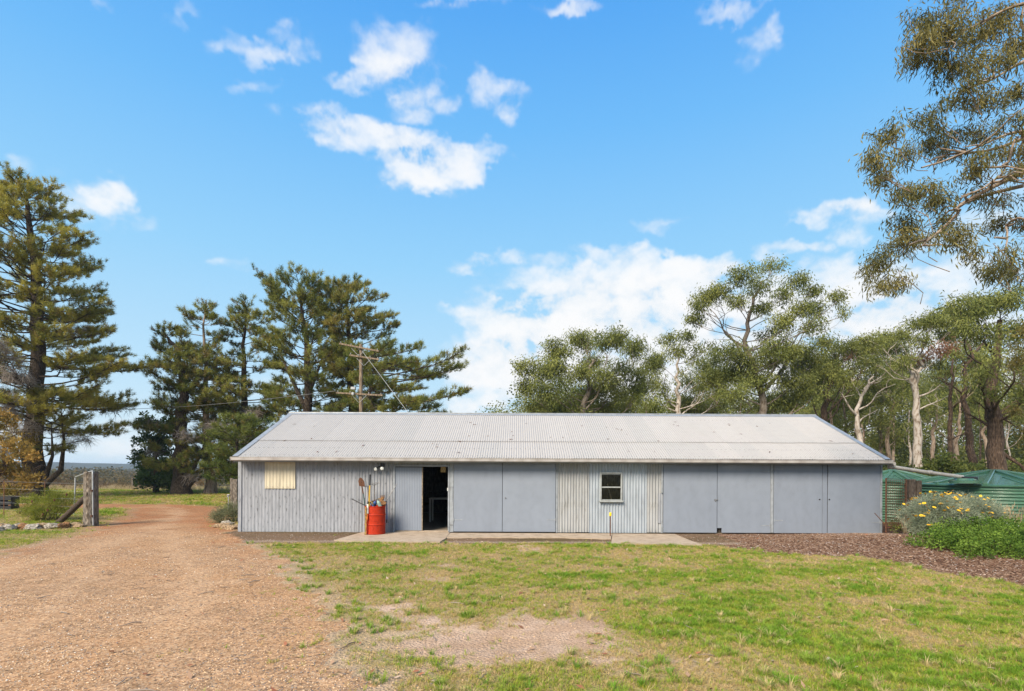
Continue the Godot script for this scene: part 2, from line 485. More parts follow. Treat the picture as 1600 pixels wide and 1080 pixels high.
func make_sky() -> PanoramaSkyMaterial:
	var fb := FastNoiseLite.new()
	fb.seed = 77
	fb.frequency = 5.5
	fb.fractal_octaves = 6
	fb.fractal_gain = 0.6
	fb.domain_warp_enabled = true
	fb.domain_warp_amplitude = 0.06
	fb.domain_warp_frequency = 3.0
	var eddy := FastNoiseLite.new()
	eddy.seed = 19
	eddy.frequency = 6.0
	eddy.fractal_octaves = 5
	eddy.fractal_gain = 0.62
	var big := FastNoiseLite.new()
	big.seed = 5
	big.frequency = 1.5
	big.fractal_octaves = 3
	var w := 3072
	var h := 1536
	# the sky all round, with scattered cloud like that over the yard
	var lw := w / 4
	var lh := h / 4
	var low := PackedFloat32Array()
	low.resize(lw * lh * 3)
	for j in lh:
		var el := 90.0 - (j + 0.5) / lh * 180.0
		var base := air(el)
		var ce := cos(deg_to_rad(el))
		var se := sin(deg_to_rad(el))
		for i in lw:
			var col := base
			if el > -3.0:
				var az := ((i + 0.5) / lw - 0.5) * TAU
				var d := Vector3(sin(az) * ce, se, -cos(az) * ce)
				var dens := 0.24 + 0.9 * big.get_noise_3dv(d) - 0.12 * smoothstep(20.0, 70.0, el)
				var a := smoothstep(0.2, 0.75, dens * 1.3 + 0.5 * fb.get_noise_3dv(d * Vector3(1, 1.6, 1)))
				col = base.lerp(Color(0.97, 0.985, 1.0), a)
			var q := (j * lw + i) * 3
			low[q] = col.r
			low[q + 1] = col.g
			low[q + 2] = col.b
	var im := Image.create_from_data(lw, lh, false, Image.FORMAT_RGBF, low.to_byte_array())
	im.resize(w, h, Image.INTERPOLATE_CUBIC)
	var px := im.get_data().to_float32_array()
	# the clouds over the yard: where each lies, how far it spreads, how thick it is
	var clouds := [
		[668, 258, 78, 44, 1.15], [625, 220, 55, 28, 0.95], [565, 208, 75, 26, 0.75], [490, 190, 55, 26, 0.62], [645, 290, 50, 18, 0.8], [735, 250, 40, 30, 0.6],
		[615, 82, 58, 50, 0.72], [600, 112, 48, 30, 0.75], [640, 140, 42, 28, 0.6], [655, 168, 60, 20, 0.45], [440, 72, 28, 36, 0.55], [405, 88, 36, 18, 0.42], [490, 70, 22, 14, 0.32],
		[770, 150, 38, 32, 0.55], [800, 176, 22, 18, 0.45], [175, 322, 34, 27, 0.85], [150, 312, 62, 26, 0.4], [350, 412, 34, 16, 0.38], [1170, 75, 28, 32, 0.4], [1190, 50, 14, 16, 0.3], [890, 6, 38, 14, 0.6],
		[735, 0, 55, 12, 0.5], [160, 4, 24, 10, 0.45], [1310, 330, 78, 20, 0.95], [1335, 318, 40, 14, 0.7], [1252, 388, 28, 16, 0.8], [1205, 390, 30, 14, 0.65], [1312, 368, 40, 24, 0.6], [1330, 432, 90, 34, 0.95],
		[1420, 470, 130, 42, 1.05], [1500, 400, 120, 60, 0.6], [1560, 250, 70, 90, 0.35], [905, 475, 160, 62, 1.15], [1010, 445, 150, 50, 1.0], [850, 505, 120, 52, 1.1], [785, 560, 80, 42, 0.95], [760, 582, 50, 26, 0.85], [1090, 480, 160, 72, 1.15],
		[910, 565, 220, 70, 1.2], [748, 416, 40, 17, 0.7], [830, 402, 48, 15, 0.55], [930, 392, 50, 14, 0.5], [1000, 402, 60, 20, 0.6], [1105, 415, 65, 22, 0.75], [762, 636, 58, 15, 0.9], [730, 495, 40, 14, 0.4],
		[1250, 530, 280, 90, 1.25], [1200, 610, 450, 70, 1.3], [1460, 570, 240, 110, 1.2], [1250, 680, 500, 60, 1.3], [200, 665, 46, 20, 0.65], [200, 702, 70, 18, 0.5], [40, 690, 120, 24, 0.6], [380, 600, 120, 16, 0.25], [1020, 355, 40, 16, 0.35], [540, 120, 26, 14, 0.35], [520, 115, 20, 10, 0.3], [700, 165, 24, 22, 0.4], [345, 75, 40, 14, 0.3], [395, 140, 30, 14, 0.3], [690, 5, 60, 10, 0.4], [790, 245, 18, 12, 0.35], [270, 20, 40, 16, 0.3], [110, 345, 60, 20, 0.35], [215, 355, 40, 18, 0.3], [1140, 12, 40, 14, 0.35], [1040, 345, 30, 8, 0.3], [745, 130, 14, 14, 0.35], [60, 270, 50, 20, 0.25],
	]
	var i0 := int(w * (0.5 - 58.0 / 360.0))
	var i1 := int(w * (0.5 + 58.0 / 360.0))
	var j0 := int(h * (90.0 - 48.0) / 180.0)
	var j1 := int(h * (90.0 + 2.0) / 180.0)
	var fw := i1 - i0
	var field := PackedFloat32Array()
	field.resize(fw * (j1 - j0))
	for c in clouds:
		c[2] *= 1.14
		c[3] *= 1.14
		c[4] *= 1.15
		var a0 := atan((c[0] - c[2] - CX) / FOCAL)
		var a1 := atan((c[0] + c[2] - CX) / FOCAL)
		var ca := maxf(cos(a0), cos(a1)) if a0 * a1 > 0 else 1.0
		var cb := minf(cos(a0), cos(a1))
		var e1 := atan((CY - c[1] + c[3]) / FOCAL * ca)
		var e0 := atan((CY - c[1] - c[3]) / FOCAL * cb)
		for j in range(maxi(j0, int((0.5 - e1 / PI) * h) - 1), mini(j1, int((0.5 - e0 / PI) * h) + 2)):
			var te := tan((0.5 - (j + 0.5) / h) * PI)
			for i in range(maxi(i0, int((0.5 + a0 / TAU) * w)), mini(i1, int((0.5 + a1 / TAU) * w) + 1)):
				var az := ((i + 0.5) / w - 0.5) * TAU
				var dx: float = (CX + FOCAL * tan(az) - c[0]) / c[2]
				var dy: float = (CY - FOCAL * te / cos(az) - c[1]) / c[3]
				var r := 1.0 - dx * dx - dy * dy
				if r > 0.0:
					field[(j - j0) * fw + i - i0] += r * c[4]
	for j in range(j0, j1):
		var el := 90.0 - (j + 0.5) / h * 180.0
		var base := air(el)
		var ce := cos(deg_to_rad(el))
		var se := sin(deg_to_rad(el))
		var kv := smoothstep(48.0, 43.0, el)
		for i in range(i0, i1):
			var az := ((i + 0.5) / w - 0.5) * TAU
			var k := kv * smoothstep(58.0, 52.0, absf(rad_to_deg(az)))
			var col := base
			var d := Vector3(sin(az) * ce, se, -cos(az) * ce) * Vector3(1.6, 2.4, 1.6)
			# the outlines are torn by eddies of every size
			var wi := int(26.0 * eddy.get_noise_3dv(d))
			var wj := int(16.0 * eddy.get_noise_3dv(d + Vector3(7, 3, 5)))
			var fi := clampi(i - i0 + wi, 0, fw - 1)
			var fj := clampi(j - j0 + wj, 0, j1 - j0 - 1)
			var f := minf(field[fj * fw + fi], 2.4)
			if f > 0.0:
				var nn := fb.get_noise_3dv(d)
				var t := maxf(0.0, f * (0.78 + 1.9 * nn))
				var a := 1.05 * pow(t, 1.7) / (pow(t, 1.7) + 0.42)
				a = minf(a, 1.0)
				var shade := clampf(0.985 + 0.12 * nn, 0.88, 1.0)
				col = base.lerp(Color(0.985 * shade, 0.99 * shade, 1.0 * shade), a)
			var q := (j * w + i) * 3
			px[q] = lerpf(px[q], col.r, k)
			px[q + 1] = lerpf(px[q + 1], col.g, k)
			px[q + 2] = lerpf(px[q + 2], col.b, k)
	var turned := Image.create_from_data(w, h, false, Image.FORMAT_RGBF, px.to_byte_array())
	im = Image.create_empty(w, h, false, Image.FORMAT_RGBF)
	im.blit_rect(turned, Rect2i(w / 2, 0, w / 2, h), Vector2i.ZERO)
	im.blit_rect(turned, Rect2i(0, 0, w / 2, h), Vector2i(w / 2, 0))
	var m := PanoramaSkyMaterial.new()
	m.panorama = ImageTexture.create_from_image(im)
	return m


func make_light() -> void:
	var cam := Camera3D.new()
	cam.name = "camera"
	cam.projection = Camera3D.PROJECTION_FRUSTUM
	cam.keep_aspect = Camera3D.KEEP_HEIGHT
	cam.near = 0.1
	cam.far = 5000.0
	cam.size = 0.1 * 1080.0 / FOCAL
	cam.frustum_offset = Vector2((800.0 - CX) / FOCAL * 0.1, (CY - 540.0) / FOCAL * 0.1)
	cam.position = Vector3(0, EYE, 0)
	cam.rotation = Vector3(0, 0, ROLL)
	cam.current = true
	add_child(cam)
	var e := Environment.new()
	e.background_mode = Environment.BG_SKY
	e.sky = Sky.new()
	e.sky.sky_material = make_sky()
	e.background_energy_multiplier = 1.0 / EXPOSURE
	e.tonemap_mode = Environment.TONE_MAPPER_LINEAR
	e.tonemap_exposure = EXPOSURE
	e.sdfgi_enabled = true
	e.ssao_enabled = true
	e.ssil_enabled = true
	if FOG > 0.0:
		e.fog_enabled = true
		e.fog_density = FOG
		e.fog_light_color = Color(0.72, 0.8, 0.9)
	var we := WorldEnvironment.new()
	we.name = "environment"
	we.environment = e
	add_child(we)
	var sun := DirectionalLight3D.new()
	sun.name = "sun"
	sun.light_color = Color(1.0, 0.94, 0.85)
	sun.light_energy = 0.78
	sun.light_angular_distance = 24.0
	sun.shadow_enabled = true
	sun.basis = Basis.looking_at(-Vector3(-0.42, 0.62, 0.66))
	add_child(sun)


const FOG := 0.00028


# ---------- ground ----------
func poly_d(p: Vector2, poly: PackedVector2Array) -> float:
	var best := 1e9
	var inside := false
	var cnt := poly.size()
	var b := poly[cnt - 1]
	for i in cnt:
		var a := poly[i]
		var ab := b - a
		var t := clampf((p - a).dot(ab) / ab.length_squared(), 0, 1)
		best = minf(best, (p - a - ab * t).length_squared())
		if (a.y > p.y) != (b.y > p.y) and p.x < (b.x - a.x) * (p.y - a.y) / (b.y - a.y) + a.x:
			inside = not inside
		b = a
	return -sqrt(best) if inside else sqrt(best)


func height(x: float, z: float) -> float:
	var y := na.get_noise_2d(x * 0.6, z * 0.6) * 0.03 * smoothstep(16.3, 14.0, absf(z)) + nb.get_noise_2d(x, z) * 0.012
	# the mound of the garden bed, and the shallow hollow worn into the lawn
	y += 0.32 * exp(-(pow((x - 11.2) / 2.6, 2) + pow((z + 14.0) / 2.2, 2)))
	y -= 0.05 * exp(-(pow((x + 0.1) / 1.0, 2) + pow((z + 6.3) / 0.6, 2)))
	y += 0.12 * smoothstep(-14.0, -17.0, x) * smoothstep(-17.0, -21.0, z)
	# beyond the paddock the land falls away
	var d := sqrt(x * x + z * z)
	y -= 11.0 * smoothstep(56.0, 210.0, d)
	return y


# 0 lawn, 1 driveway, 2 garden bed, 3 gravel strip along the shed; and how far from the driveway
func ground_kind(x: float, z: float) -> Array:
	var p := Vector2(x, z)
	var wob := nb.get_noise_2d(x * 0.8, z * 0.8)
	var dd := poly_d(p, drive_poly) + wob * 0.5 + 0.3 * na.get_noise_2d(x, z)
	var md := poly_d(p, mulch_poly) + wob * 0.35
	var strip := z < -14.55 + 0.35 * wob and z > -17.4 and x > -8.9 and x < 6.2
	var kind := 0
	if dd < 0.0:
		kind = 1
	elif strip:
		kind = 3
	elif md < 0.0:
		kind = 2
	return [kind, dd, md]


func bare(x: float, z: float) -> float:
	# how bare the lawn is: worn hollow, track from the driveway, random patches
	var n1 := nb.get_noise_2d(x * 0.9, z * 0.9)
	var n2 := na.get_noise_2d(x * 1.4 + 40, z * 1.4)
	var b := 1.3 * exp(-(pow((x + 0.2) / 1.0, 2) + pow((z + 6.3) / 0.7, 2)))
	b += 0.6 * exp(-(pow((x - 0.9) / 0.8, 2) + pow((z + 6.9) / 0.35, 2)))
	b += 0.42 * exp(-(pow((x + 0.3) / 1.6, 2) + pow((z + 7.5) / 0.6, 2)))
	b += 0.3 * exp(-(pow((x - 1.7) / 1.0, 2) + pow((z + 5.4) / 0.5, 2)))
	b += 0.75 * exp(-(pow((x + 1.4) / 0.5, 2) + pow((z + 14.6) / 0.6, 2)))
	b += 0.8 * exp(-(pow((x - 0.25) / 0.45, 2) + pow((z + 13.8) / 0.8, 2)))
	b += smoothstep(0.6, -2.8, x) * smoothstep(-15, -6, z) * 0.26
	b += 0.14 * exp(-(pow((x + 0.4) / 3.4, 2) + pow((z + 10.5) / 3.0, 2)))
	b += 0.34 * n1 + 0.5 * n2
	return clampf(b, 0, 1)


func cover(x: float, z: float, dd: float, md: float, kind: int) -> float:
	# share of the ground that grass covers
	if kind == 1:
		return clampf(0.22 * smoothstep(-0.9, 0.0, dd) + 0.9 * smoothstep(0.42, 0.6, nb.get_noise_2d(x * 1.3 + 9, z * 1.3)) * smoothstep(-2.2, -0.4, dd), 0, 1) * smoothstep(-12.0, -9.0, z)
	if kind == 2:
		return 0.03 * smoothstep(-0.8, 0, md)
	if kind == 3:
		return 0.04
	var edge := smoothstep(-0.1, 1.0, dd) * smoothstep(-0.15, 0.35, md)
	return clampf(edge * (1.0 - 0.97 * smoothstep(0.36, 0.92, bare(x, z))) + 0.05, 0.0, 1.0)


func green(x: float, z: float) -> float:
	var g := 0.48 + 0.9 * na.get_noise_2d(x * 1.1 - 20, z * 1.5) + 0.5 * nb.get_noise_2d(x * 1.2, z * 1.5 + 30) + 0.12 * smoothstep(-2, 6, x)
	g -= 0.2 * exp(-(pow((x + 1.2) / 2.6, 2) + pow((z + 10.5) / 3.2, 2)))
	g += 0.35 * exp(-(pow((x - 3.6) / 1.8, 2) + pow((z + 7.0) / 1.6, 2)))
	return clampf(g, 0, 1)


func ground_color(x: float, z: float, g: Array) -> Color:
	var n1 := na.get_noise_2d(x * 0.9, z * 0.9)
	var n2 := nb.get_noise_2d(x * 2.0, z * 2.0)
	var gravel := Color(0.665, 0.47, 0.3).lerp(Color(0.75, 0.57, 0.405), clampf(0.5 + n1, 0, 1))
	gravel = gravel.lerp(Color(0.58, 0.29, 0.15), clampf(smoothstep(-15.0, -21.0, z) * (0.7 + n1) + smoothstep(-0.7, 0.0, g[1]) * smoothstep(-4.0, -9.0, x) * 0.5, 0, 0.9))
	gravel = gravel.lerp(Color(0.46, 0.34, 0.225), clampf(0.8 * n2 + 0.6 * n1 + 0.18, 0, 0.6))
	# paler wheel tracks
	gravel = gravel.lerp(Color(0.82, 0.64, 0.46), 0.6 * smoothstep(0.42, 0.1, minf(absf(g[1] + 1.5), absf(g[1] + 3.2)) + 0.3 * n1) * smoothstep(-4.0, -8.0, z))
	if g[0] == 1:
		return gravel * 0.86
	if g[0] == 2:
		return Color(0.195, 0.125, 0.09).lerp(Color(0.285, 0.2, 0.15), clampf(0.5 + n2, 0, 1))
	if g[0] == 3:
		var c := Color(0.25, 0.2, 0.155).lerp(Color(0.16, 0.135, 0.08), clampf(0.5 + 1.2 * n1, 0, 1))
		return c.lerp(Color(0.44, 0.4, 0.36), smoothstep(0.35, 0.0, absf(z + 14.85)) * 0.8)
	var dust := Color(0.8, 0.585, 0.44).lerp(Color(0.64, 0.44, 0.3), clampf(0.5 + n1 + n2, 0, 1))
	var thatch := Color(0.5, 0.38, 0.2).lerp(Color(0.28, 0.28, 0.06), green(x, z))
	var c := thatch.lerp(dust, smoothstep(0.2, 0.8, bare(x, z)))
	c = c.lerp(gravel, smoothstep(0.9, -0.1, g[1]))
	return c * 0.88


func ground_patch(x0: float, x1: float, z0: float, z1: float, step: float, out: Array) -> void:
	var cols := int(round((x1 - x0) / step))
	var rows := int(round((z0 - z1) / step))
	var p := []
	var kinds := PackedInt32Array()
	var pos := PackedVector3Array()
	var nor := PackedVector3Array()
	var col := PackedColorArray()
	for j in rows + 1:
		for i in cols + 1:
			var x := x0 + (x1 - x0) * i / cols
			var z := z0 + (z1 - z0) * j / rows
			var g := ground_kind(x, z)
			kinds.push_back(g[0])
			var y := height(x, z)
			pos.push_back(Vector3(x, y, z))
			nor.push_back(Vector3(y - height(x + 0.1, z), 0.1, y - height(x, z + 0.1)).normalized())
			col.push_back(ground_color(x, z, g))
	var remap := [{}, {}, {}, {}]
	for j in rows:
		for i in cols:
			var a := j * (cols + 1) + i
			var kk := kinds[a]
			var mb: MB = out[kk]
			var idx := []
			for q in [a, a + 1, a + cols + 2, a + cols + 1]:
				if not remap[kk].has(q):
					remap[kk][q] = mb.vert(pos[q], nor[q])
					mb.c.push_back(col[q])
				idx.append(remap[kk][q])
			mb.face(idx[0], idx[1], idx[2])
			mb.face(idx[0], idx[2], idx[3])


func make_ground() -> void:
	for q in [[-420, 990], [-200, 905], [0, 868], [60, 852], [130, 837], [170, 823], [205, 810], [217, 803], [205, 798], [150, 797.5], [80, 796], [-120, 795.5], [-120, 791.5], [80, 791.5], [200, 792.5], [330, 794], [345, 801], [328, 816], [335, 826], [372, 838], [372, 850], [440, 881], [458, 930], [500, 1000], [560, 1080]]:
		drive_poly.push_back(ground_at(q[0], q[1]))
	drive_poly.append_array([Vector2(-0.8, 3.0), Vector2(-14, 3.0)])
	for q in [[1090, 845], [1150, 856], [1230, 866], [1330, 872], [1420, 884], [1500, 900], [1600, 913], [1750, 945]]:
		mulch_poly.push_back(ground_at(q[0], q[1]))
	mulch_poly.append_array([Vector2(17, -7), Vector2(17, -21), Vector2(11.5, -21), Vector2(11.5, -17.2), Vector2(5.4, -17.2)])
	var parts := [MB.new(), MB.new(), MB.new(), MB.new()]
	ground_patch(-9.0, 11.4, -3.2, -17.3, 0.075, parts)
	ground_patch(11.4, 20.1, -3.2, -17.3, 0.15, parts)
	ground_patch(-24.0, -9.0, -3.2, -17.3, 0.15, parts)
	ground_patch(-40.0, -9.0, -17.3, -32.9, 0.2, parts)
	ground_patch(-9.0, 20.1, -17.3, -32.9, 0.6, parts)
	ground_patch(-60.0, 40.0, -32.9, -60.0, 0.8, parts)
	ground_patch(-24.0, 20.1, 5.0, -3.2, 0.3, parts)
	tag(struct_obj("lawn", parts[0], M.g_soil), "patchy lawn of green and straw coloured grass in front of the shed", "lawn")
	tag(struct_obj("driveway", parts[1], M.g_gravel), "crushed orange gravel driveway curving away past the gate post", "driveway")
	tag(struct_obj("garden_bed", parts[2], M.g_mulch), "brown bark mulch bed round the end of the shed", "garden bed")
	tag(struct_obj("gravel_strip", parts[3], M.g_gravel), "dark gravel strip along the foot of the shed wall", "ground")
	# the land all round, out to the horizon
	var mb := MB.new()
	var rings := [0.0, 30.0, 45.0, 60.0, 80.0, 100.0, 130.0, 170.0, 220.0, 400.0, 800.0, 1600.0, 3200.0]
	for i in rings.size():
		for s in 64:
			var t := TAU * s / 64
			var x: float = rings[i] * cos(t)
			var z: float = rings[i] * sin(t)
			mb.vert(Vector3(x, height(x, z) - 0.12, z), Vector3.UP)
			mb.c.push_back(Color.WHITE)
	for i in rings.size() - 1:
		for s in 64:
			var a := i * 64 + s
			var b := i * 64 + (s + 1) % 64
			mb.face(a, b, b + 64)
			mb.face(a, b + 64, a + 64)
	tag(struct_obj("ground", mb, M.far), "dry paddocks falling away to the valley", "ground")
	# far wooded ridges across the valley
	var ridges := [[850.0, -0.5, 4.0, 31], [1500.0, 10.5, 6.0, 32]]
	for r in ridges:
		var f := FastNoiseLite.new()
		f.seed = r[3]
		f.frequency = 0.004
		var hb := MB.new()
		for s in 301:
			var t := lerpf(-2.4, 2.4, s / 300.0)
			var top: float = r[1] + r[2] * f.get_noise_2d(t * 900.0, 0) + 1.6 * f.get_noise_2d(t * 30000.0, 50)
			var dir := Vector3(sin(t), 0, -cos(t))
			hb.vert(dir * (float(r[0]) - 250.0) + Vector3(0, -13, 0), (Vector3.UP - dir).normalized())
			hb.vert(dir * float(r[0]) + Vector3(0, top, 0), (Vector3.UP - dir).normalized())
			hb.vert(dir * (float(r[0]) + 250.0) + Vector3(0, -13, 0), (Vector3.UP + dir).normalized())
		for s in 300:
			for e in 2:
				var a := s * 3 + e
				hb.face(a, a + 1, a + 4)
				hb.face(a, a + 4, a + 3)
		tag(struct_obj("hills", hb, M.hill), "low wooded ridge far across the valley" if r[0] < 1000 else "blue wooded ridge on the horizon", "hills")


func on_ground(x: float, z: float, up := 0.0) -> Vector3:
	return Vector3(x, height(x, z) + up, z)


func make_turf() -> void:
	var r := RandomNumberGenerator.new()
	r.seed = 41
	# one tuft of short blades
	var mb := MB.new()
	for b in 9:
		var t := r.randf() * TAU
		var o := Vector3(r.randf_range(-0.03, 0.03), -0.004, r.randf_range(-0.03, 0.03))
		var d := Vector3(cos(t), 0, sin(t))
		var s := d.cross(Vector3.UP) * r.randf_range(0.0016, 0.0028)
		var hgt := r.randf_range(0.018, 0.042)
		var mid := o + Vector3(0, hgt * 0.65, 0) + d * hgt * 0.3
		var tip := o + Vector3(0, hgt, 0) + d * hgt * r.randf_range(0.6, 1.3)
		var m := (d * -0.3 + Vector3.UP).normalized()
		mb.quad(o - s, o + s, mid + s * 0.8, mid - s * 0.8, m)
		mb.tri(mid - s * 0.8, mid + s * 0.8, tip, m)
	var blade := mb.mesh()
	var where := []
	var cols := []
	for q in [[3.9, 6.0, 1000.0], [6.0, 8.0, 900.0], [8.0, 10.5, 620.0], [10.5, 14.8, 380.0], [14.8, 24.0, 100.0], [24.0, 46.0, 30.0]]:
		var x_left: float = -q[1] * 1.3
		var x_right: float = q[1] * 1.3
		var count := int((x_right - x_left) * (q[1] - q[0]) * q[2])
		for i in count:
			var z := -r.randf_range(q[0], q[1])
			var x := r.randf_range(x_left, x_right)
			if absf(x) > maxf(-z * 1.04, 12.5) or absf(x) > -z * 1.3 + 2.0 or (z < -16.6 and z > -26 and x > -9 and x < 20) or x > 19 or (z < -17.0 and x > -8.0):
				continue
			var g := ground_kind(x, z)
			var cv := cover(x, z, g[1], g[2], g[0])
			# grass grows in clumps, so its edge breaks up
			cv *= smoothstep(-0.35, 0.25, nc.get_noise_2d(x * 0.55, z * 0.55) + (cv - 0.5) * 0.9)
			if r.randf() > cv:
				continue
			var far := smoothstep(8.0, 30.0, -z)
			var sc := r.randf_range(0.6, 1.15) * (1.0 + 1.3 * far)
			var gr := green(x, z)
			var lush := smoothstep(0.6, 0.95, gr) * smoothstep(0.05, 0.5, nc.get_noise_2d(x * 0.5, z * 0.5) + 0.3)
			sc *= 1.0 + 0.45 * lush
			var straw := r.randf() > 0.1 + 0.85 * gr
			var c := Color(0.19, 0.31, 0.025).lerp(Color(0.36, 0.35, 0.05), r.randf())
			c = c.lerp(Color(0.12, 0.25, 0.02), lush * 0.8)
			if straw:
				c = Color(0.58, 0.43, 0.22).lerp(Color(0.38, 0.28, 0.1), r.randf())
				sc *= 0.85
			var b := Basis(Vector3.UP, r.randf() * TAU).rotated(Vector3(r.randf_range(-1, 1), 0, r.randf_range(-1, 1)).normalized(), r.randf() * (0.9 if straw else 0.35)).scaled(Vector3(sc * (1.0 + far), sc, sc * (1.0 + far)))
			where.append(Transform3D(b, on_ground(x, z)))
			cols.append(c)
	tag(scatter("grass", blade, M.grass, where, cols), "short tufts of green and straw grass across the lawn", "grass")
	print("grass ", where.size())
	# taller clumps and weeds that the mower missed
	mb = MB.new()
	for q in 34:
		var t := r.randf() * TAU
		var d := Vector3(cos(t), 0, sin(t))
		var o := d * r.randf() * 0.05
		var s := d.cross(Vector3.UP) * 0.0028
		var hgt := r.randf_range(0.05, 0.11)
		var mid := o + Vector3(0, hgt * 0.7, 0) + d * hgt * 0.25
		mb.quad(o - s, o + s, mid + s * 0.8, mid - s * 0.8, (d * -0.3 + Vector3.UP).normalized())
		mb.tri(mid - s * 0.8, mid + s * 0.8, o + Vector3(0, hgt * 0.95, 0) + d * hgt * r.randf_range(0.6, 1.2), Vector3.UP)
	where = []
	cols = []
	for i in 7000:
		var z := -r.randf_range(4.0, 15.0)
		var x := r.randf_range(-0.5, 1.0) * -z
		var g := ground_kind(x, z)
		if g[0] != 0 or nc.get_noise_2d(x * 0.16 + 5, z * 0.2) + 0.25 * green(x, z) < 0.2 or r.randf() < bare(x, z):
			continue
		var sc := r.randf_range(0.5, 1.05)
		where.append(Transform3D(Basis(Vector3.UP, r.randf() * TAU).scaled_local(Vector3.ONE * sc), on_ground(x, z, -0.004)))
		cols.append(Color(0.13, 0.27, 0.025).lerp(Color(0.26, 0.33, 0.05), r.randf()) if r.randf() > 0.2 else Color(0.5, 0.4, 0.2))
	tag(scatter("grass_clumps", mb.mesh(), M.grass, where, cols), "taller clumps of bright green grass standing in the lawn", "grass")
	print("clumps ", where.size())
	# loose stones of the driveway and the bare places
	var kinds := []
	for s in 3:
		var sb := MB.new()
		sb.stone(Vector3.ZERO, Vector3(1, 0.55, 0.75), r, 0.3, 1)
		kinds.append([sb.mesh(), [], []])
	for q in [[3.9, 6.0, 2200.0], [6.0, 8.5, 1100.0], [8.5, 12.0, 260.0], [12.0, 17.0, 90.0]]:
		var x_left: float = -q[1] * 1.0
		var x_right: float = q[1] * 0.75
		for i in int((x_right - x_left) * (q[1] - q[0]) * q[2]):
			var z := -r.randf_range(q[0], q[1])
			var x := r.randf_range(x_left, x_right)
			if absf(x) > -z * 1.0 or (z < -16.8 and x > -8.8):
				continue
			var g := ground_kind(x, z)
			var share := 0.75 + 0.5 * na.get_noise_2d(x * 2.0, z * 2.0)
			if g[0] == 1:
				share *= 1.0 - 0.75 * smoothstep(0.5, 0.15, minf(absf(g[1] + 1.5), absf(g[1] + 3.2)) + 0.3 * na.get_noise_2d(x, z))
			if g[0] == 0:
				share = 0.55 * smoothstep(1.8, 0.0, g[1]) + 0.1 * smoothstep(0.5, 0.9, bare(x, z))
			elif g[0] == 2:
				share = 0.03
			elif g[0] == 3:
				share = 0.35 + 0.65 * smoothstep(0.4, 0.0, absf(z + 14.8))
			if r.randf() > share:
				continue
			var sz := 0.0028 + 0.008 * pow(r.randf(), 5.0) + 0.004 * smoothstep(6.0, 14.0, -z)
			var u := r.randf()
			var c := Color(0.62, 0.41, 0.23).lerp(Color(0.74, 0.56, 0.39), r.randf())
			if u < 0.2 + 0.3 * smoothstep(-2.6, -0.3, g[1]) * smoothstep(-9.0, -6.0, z):
				c = Color(0.12, 0.105, 0.1).lerp(Color(0.27, 0.25, 0.24), r.randf())
			elif u < 0.33:
				c = Color(0.72, 0.66, 0.58)
			elif u < 0.44:
				c = Color(0.46, 0.25, 0.13)
			if g[0] == 3:
				c = c.lerp(Color(0.4, 0.38, 0.36), 0.7)
			var kk: Array = kinds[r.randi() % 3]
			kk[1].append(Transform3D(Basis(Vector3.UP, r.randf() * TAU).scaled_local(Vector3.ONE * sz), on_ground(x, z, sz * 0.2)))
			kk[2].append(c * 0.86)
	var told := ["loose crushed stones lying over the driveway", "small angular stones strewn over the driveway", "flat chips of stone strewn over the driveway"]
	for s in 3:
		tag(scatter("gravel", kinds[s][0], M.tinted, kinds[s][1], kinds[s][2]), told[s], "gravel", "loose stones on the driveway")
		print("gravel ", kinds[s][1].size())
	# bark chips of the garden bed
	var cb := MB.new()
	cb.rbox(Vector3.ZERO, Vector3(1, 0.16, 0.34), 0.05)
	where = []
	cols = []
	for i in 38000:
		var z := -r.randf_range(7.5, 17.0)
		var x := r.randf_range(4.5, 17.0)
		var g := ground_kind(x, z)
		if g[0] != 2 and r.randf() > 0.12 * smoothstep(0.9, 0.0, g[2]):
			continue
		if x < 11.5 and z < -16.9:
			continue
		var sz := r.randf_range(0.018, 0.055)
		where.append(Transform3D(Basis.from_euler(Vector3(r.randf_range(-0.4, 0.4), r.randf() * TAU, r.randf_range(-0.4, 0.4))).scaled_local(Vector3.ONE * sz), on_ground(x, z, 0.006)))
		cols.append(Color(0.17, 0.1, 0.07).lerp(Color(0.31, 0.22, 0.16), r.randf()) if r.randf() > 0.1 else Color(0.39, 0.34, 0.31))
	tag(scatter("bark_chips", cb.mesh(), M.tinted, where, cols), "brown bark chips strewn over the garden bed", "mulch")
	# fallen gum leaves
	var lb := MB.new()
	lb.quad(Vector3(-0.5, 0, 0), Vector3(-0.1, 0.06, 0.2), Vector3(0.5, 0.1, 0), Vector3(-0.1, 0.05, -0.2), Vector3.UP)
	where = []
	cols = []
	for i in 420:
		var z := -3.9 - 12.0 * pow(r.randf(), 1.3)
		var x := r.randf_range(-0.8, 1.0) * -z
		var g := ground_kind(x, z)
		if g[0] == 1 and r.randf() < 0.5:
			continue
		where.append(Transform3D(Basis.from_euler(Vector3(r.randf_range(-0.5, 0.5), r.randf() * TAU, r.randf_range(-0.5, 0.5))).scaled_local(Vector3.ONE * r.randf_range(0.06, 0.12)), on_ground(x, z, 0.02)))
		cols.append([Color(0.4, 0.17, 0.1), Color(0.5, 0.33, 0.22), Color(0.27, 0.13, 0.08), Color(0.55, 0.43, 0.35)][r.randi() % 4])
	tag(scatter("fallen_leaves", lb.mesh(), M.leaf, where, cols), "brown and pinkish dry leaves fallen on the lawn", "leaves")
	var tw := MB.new()
	tw.tube([Vector3(-0.5, 0, 0), Vector3(-0.1, 0.04, 0.06), Vector3(0.2, 0.02, -0.03), Vector3(0.5, 0.0, 0.05)], [0.025, 0.03, 0.025, 0.012], 5)
	where = []
	cols = []
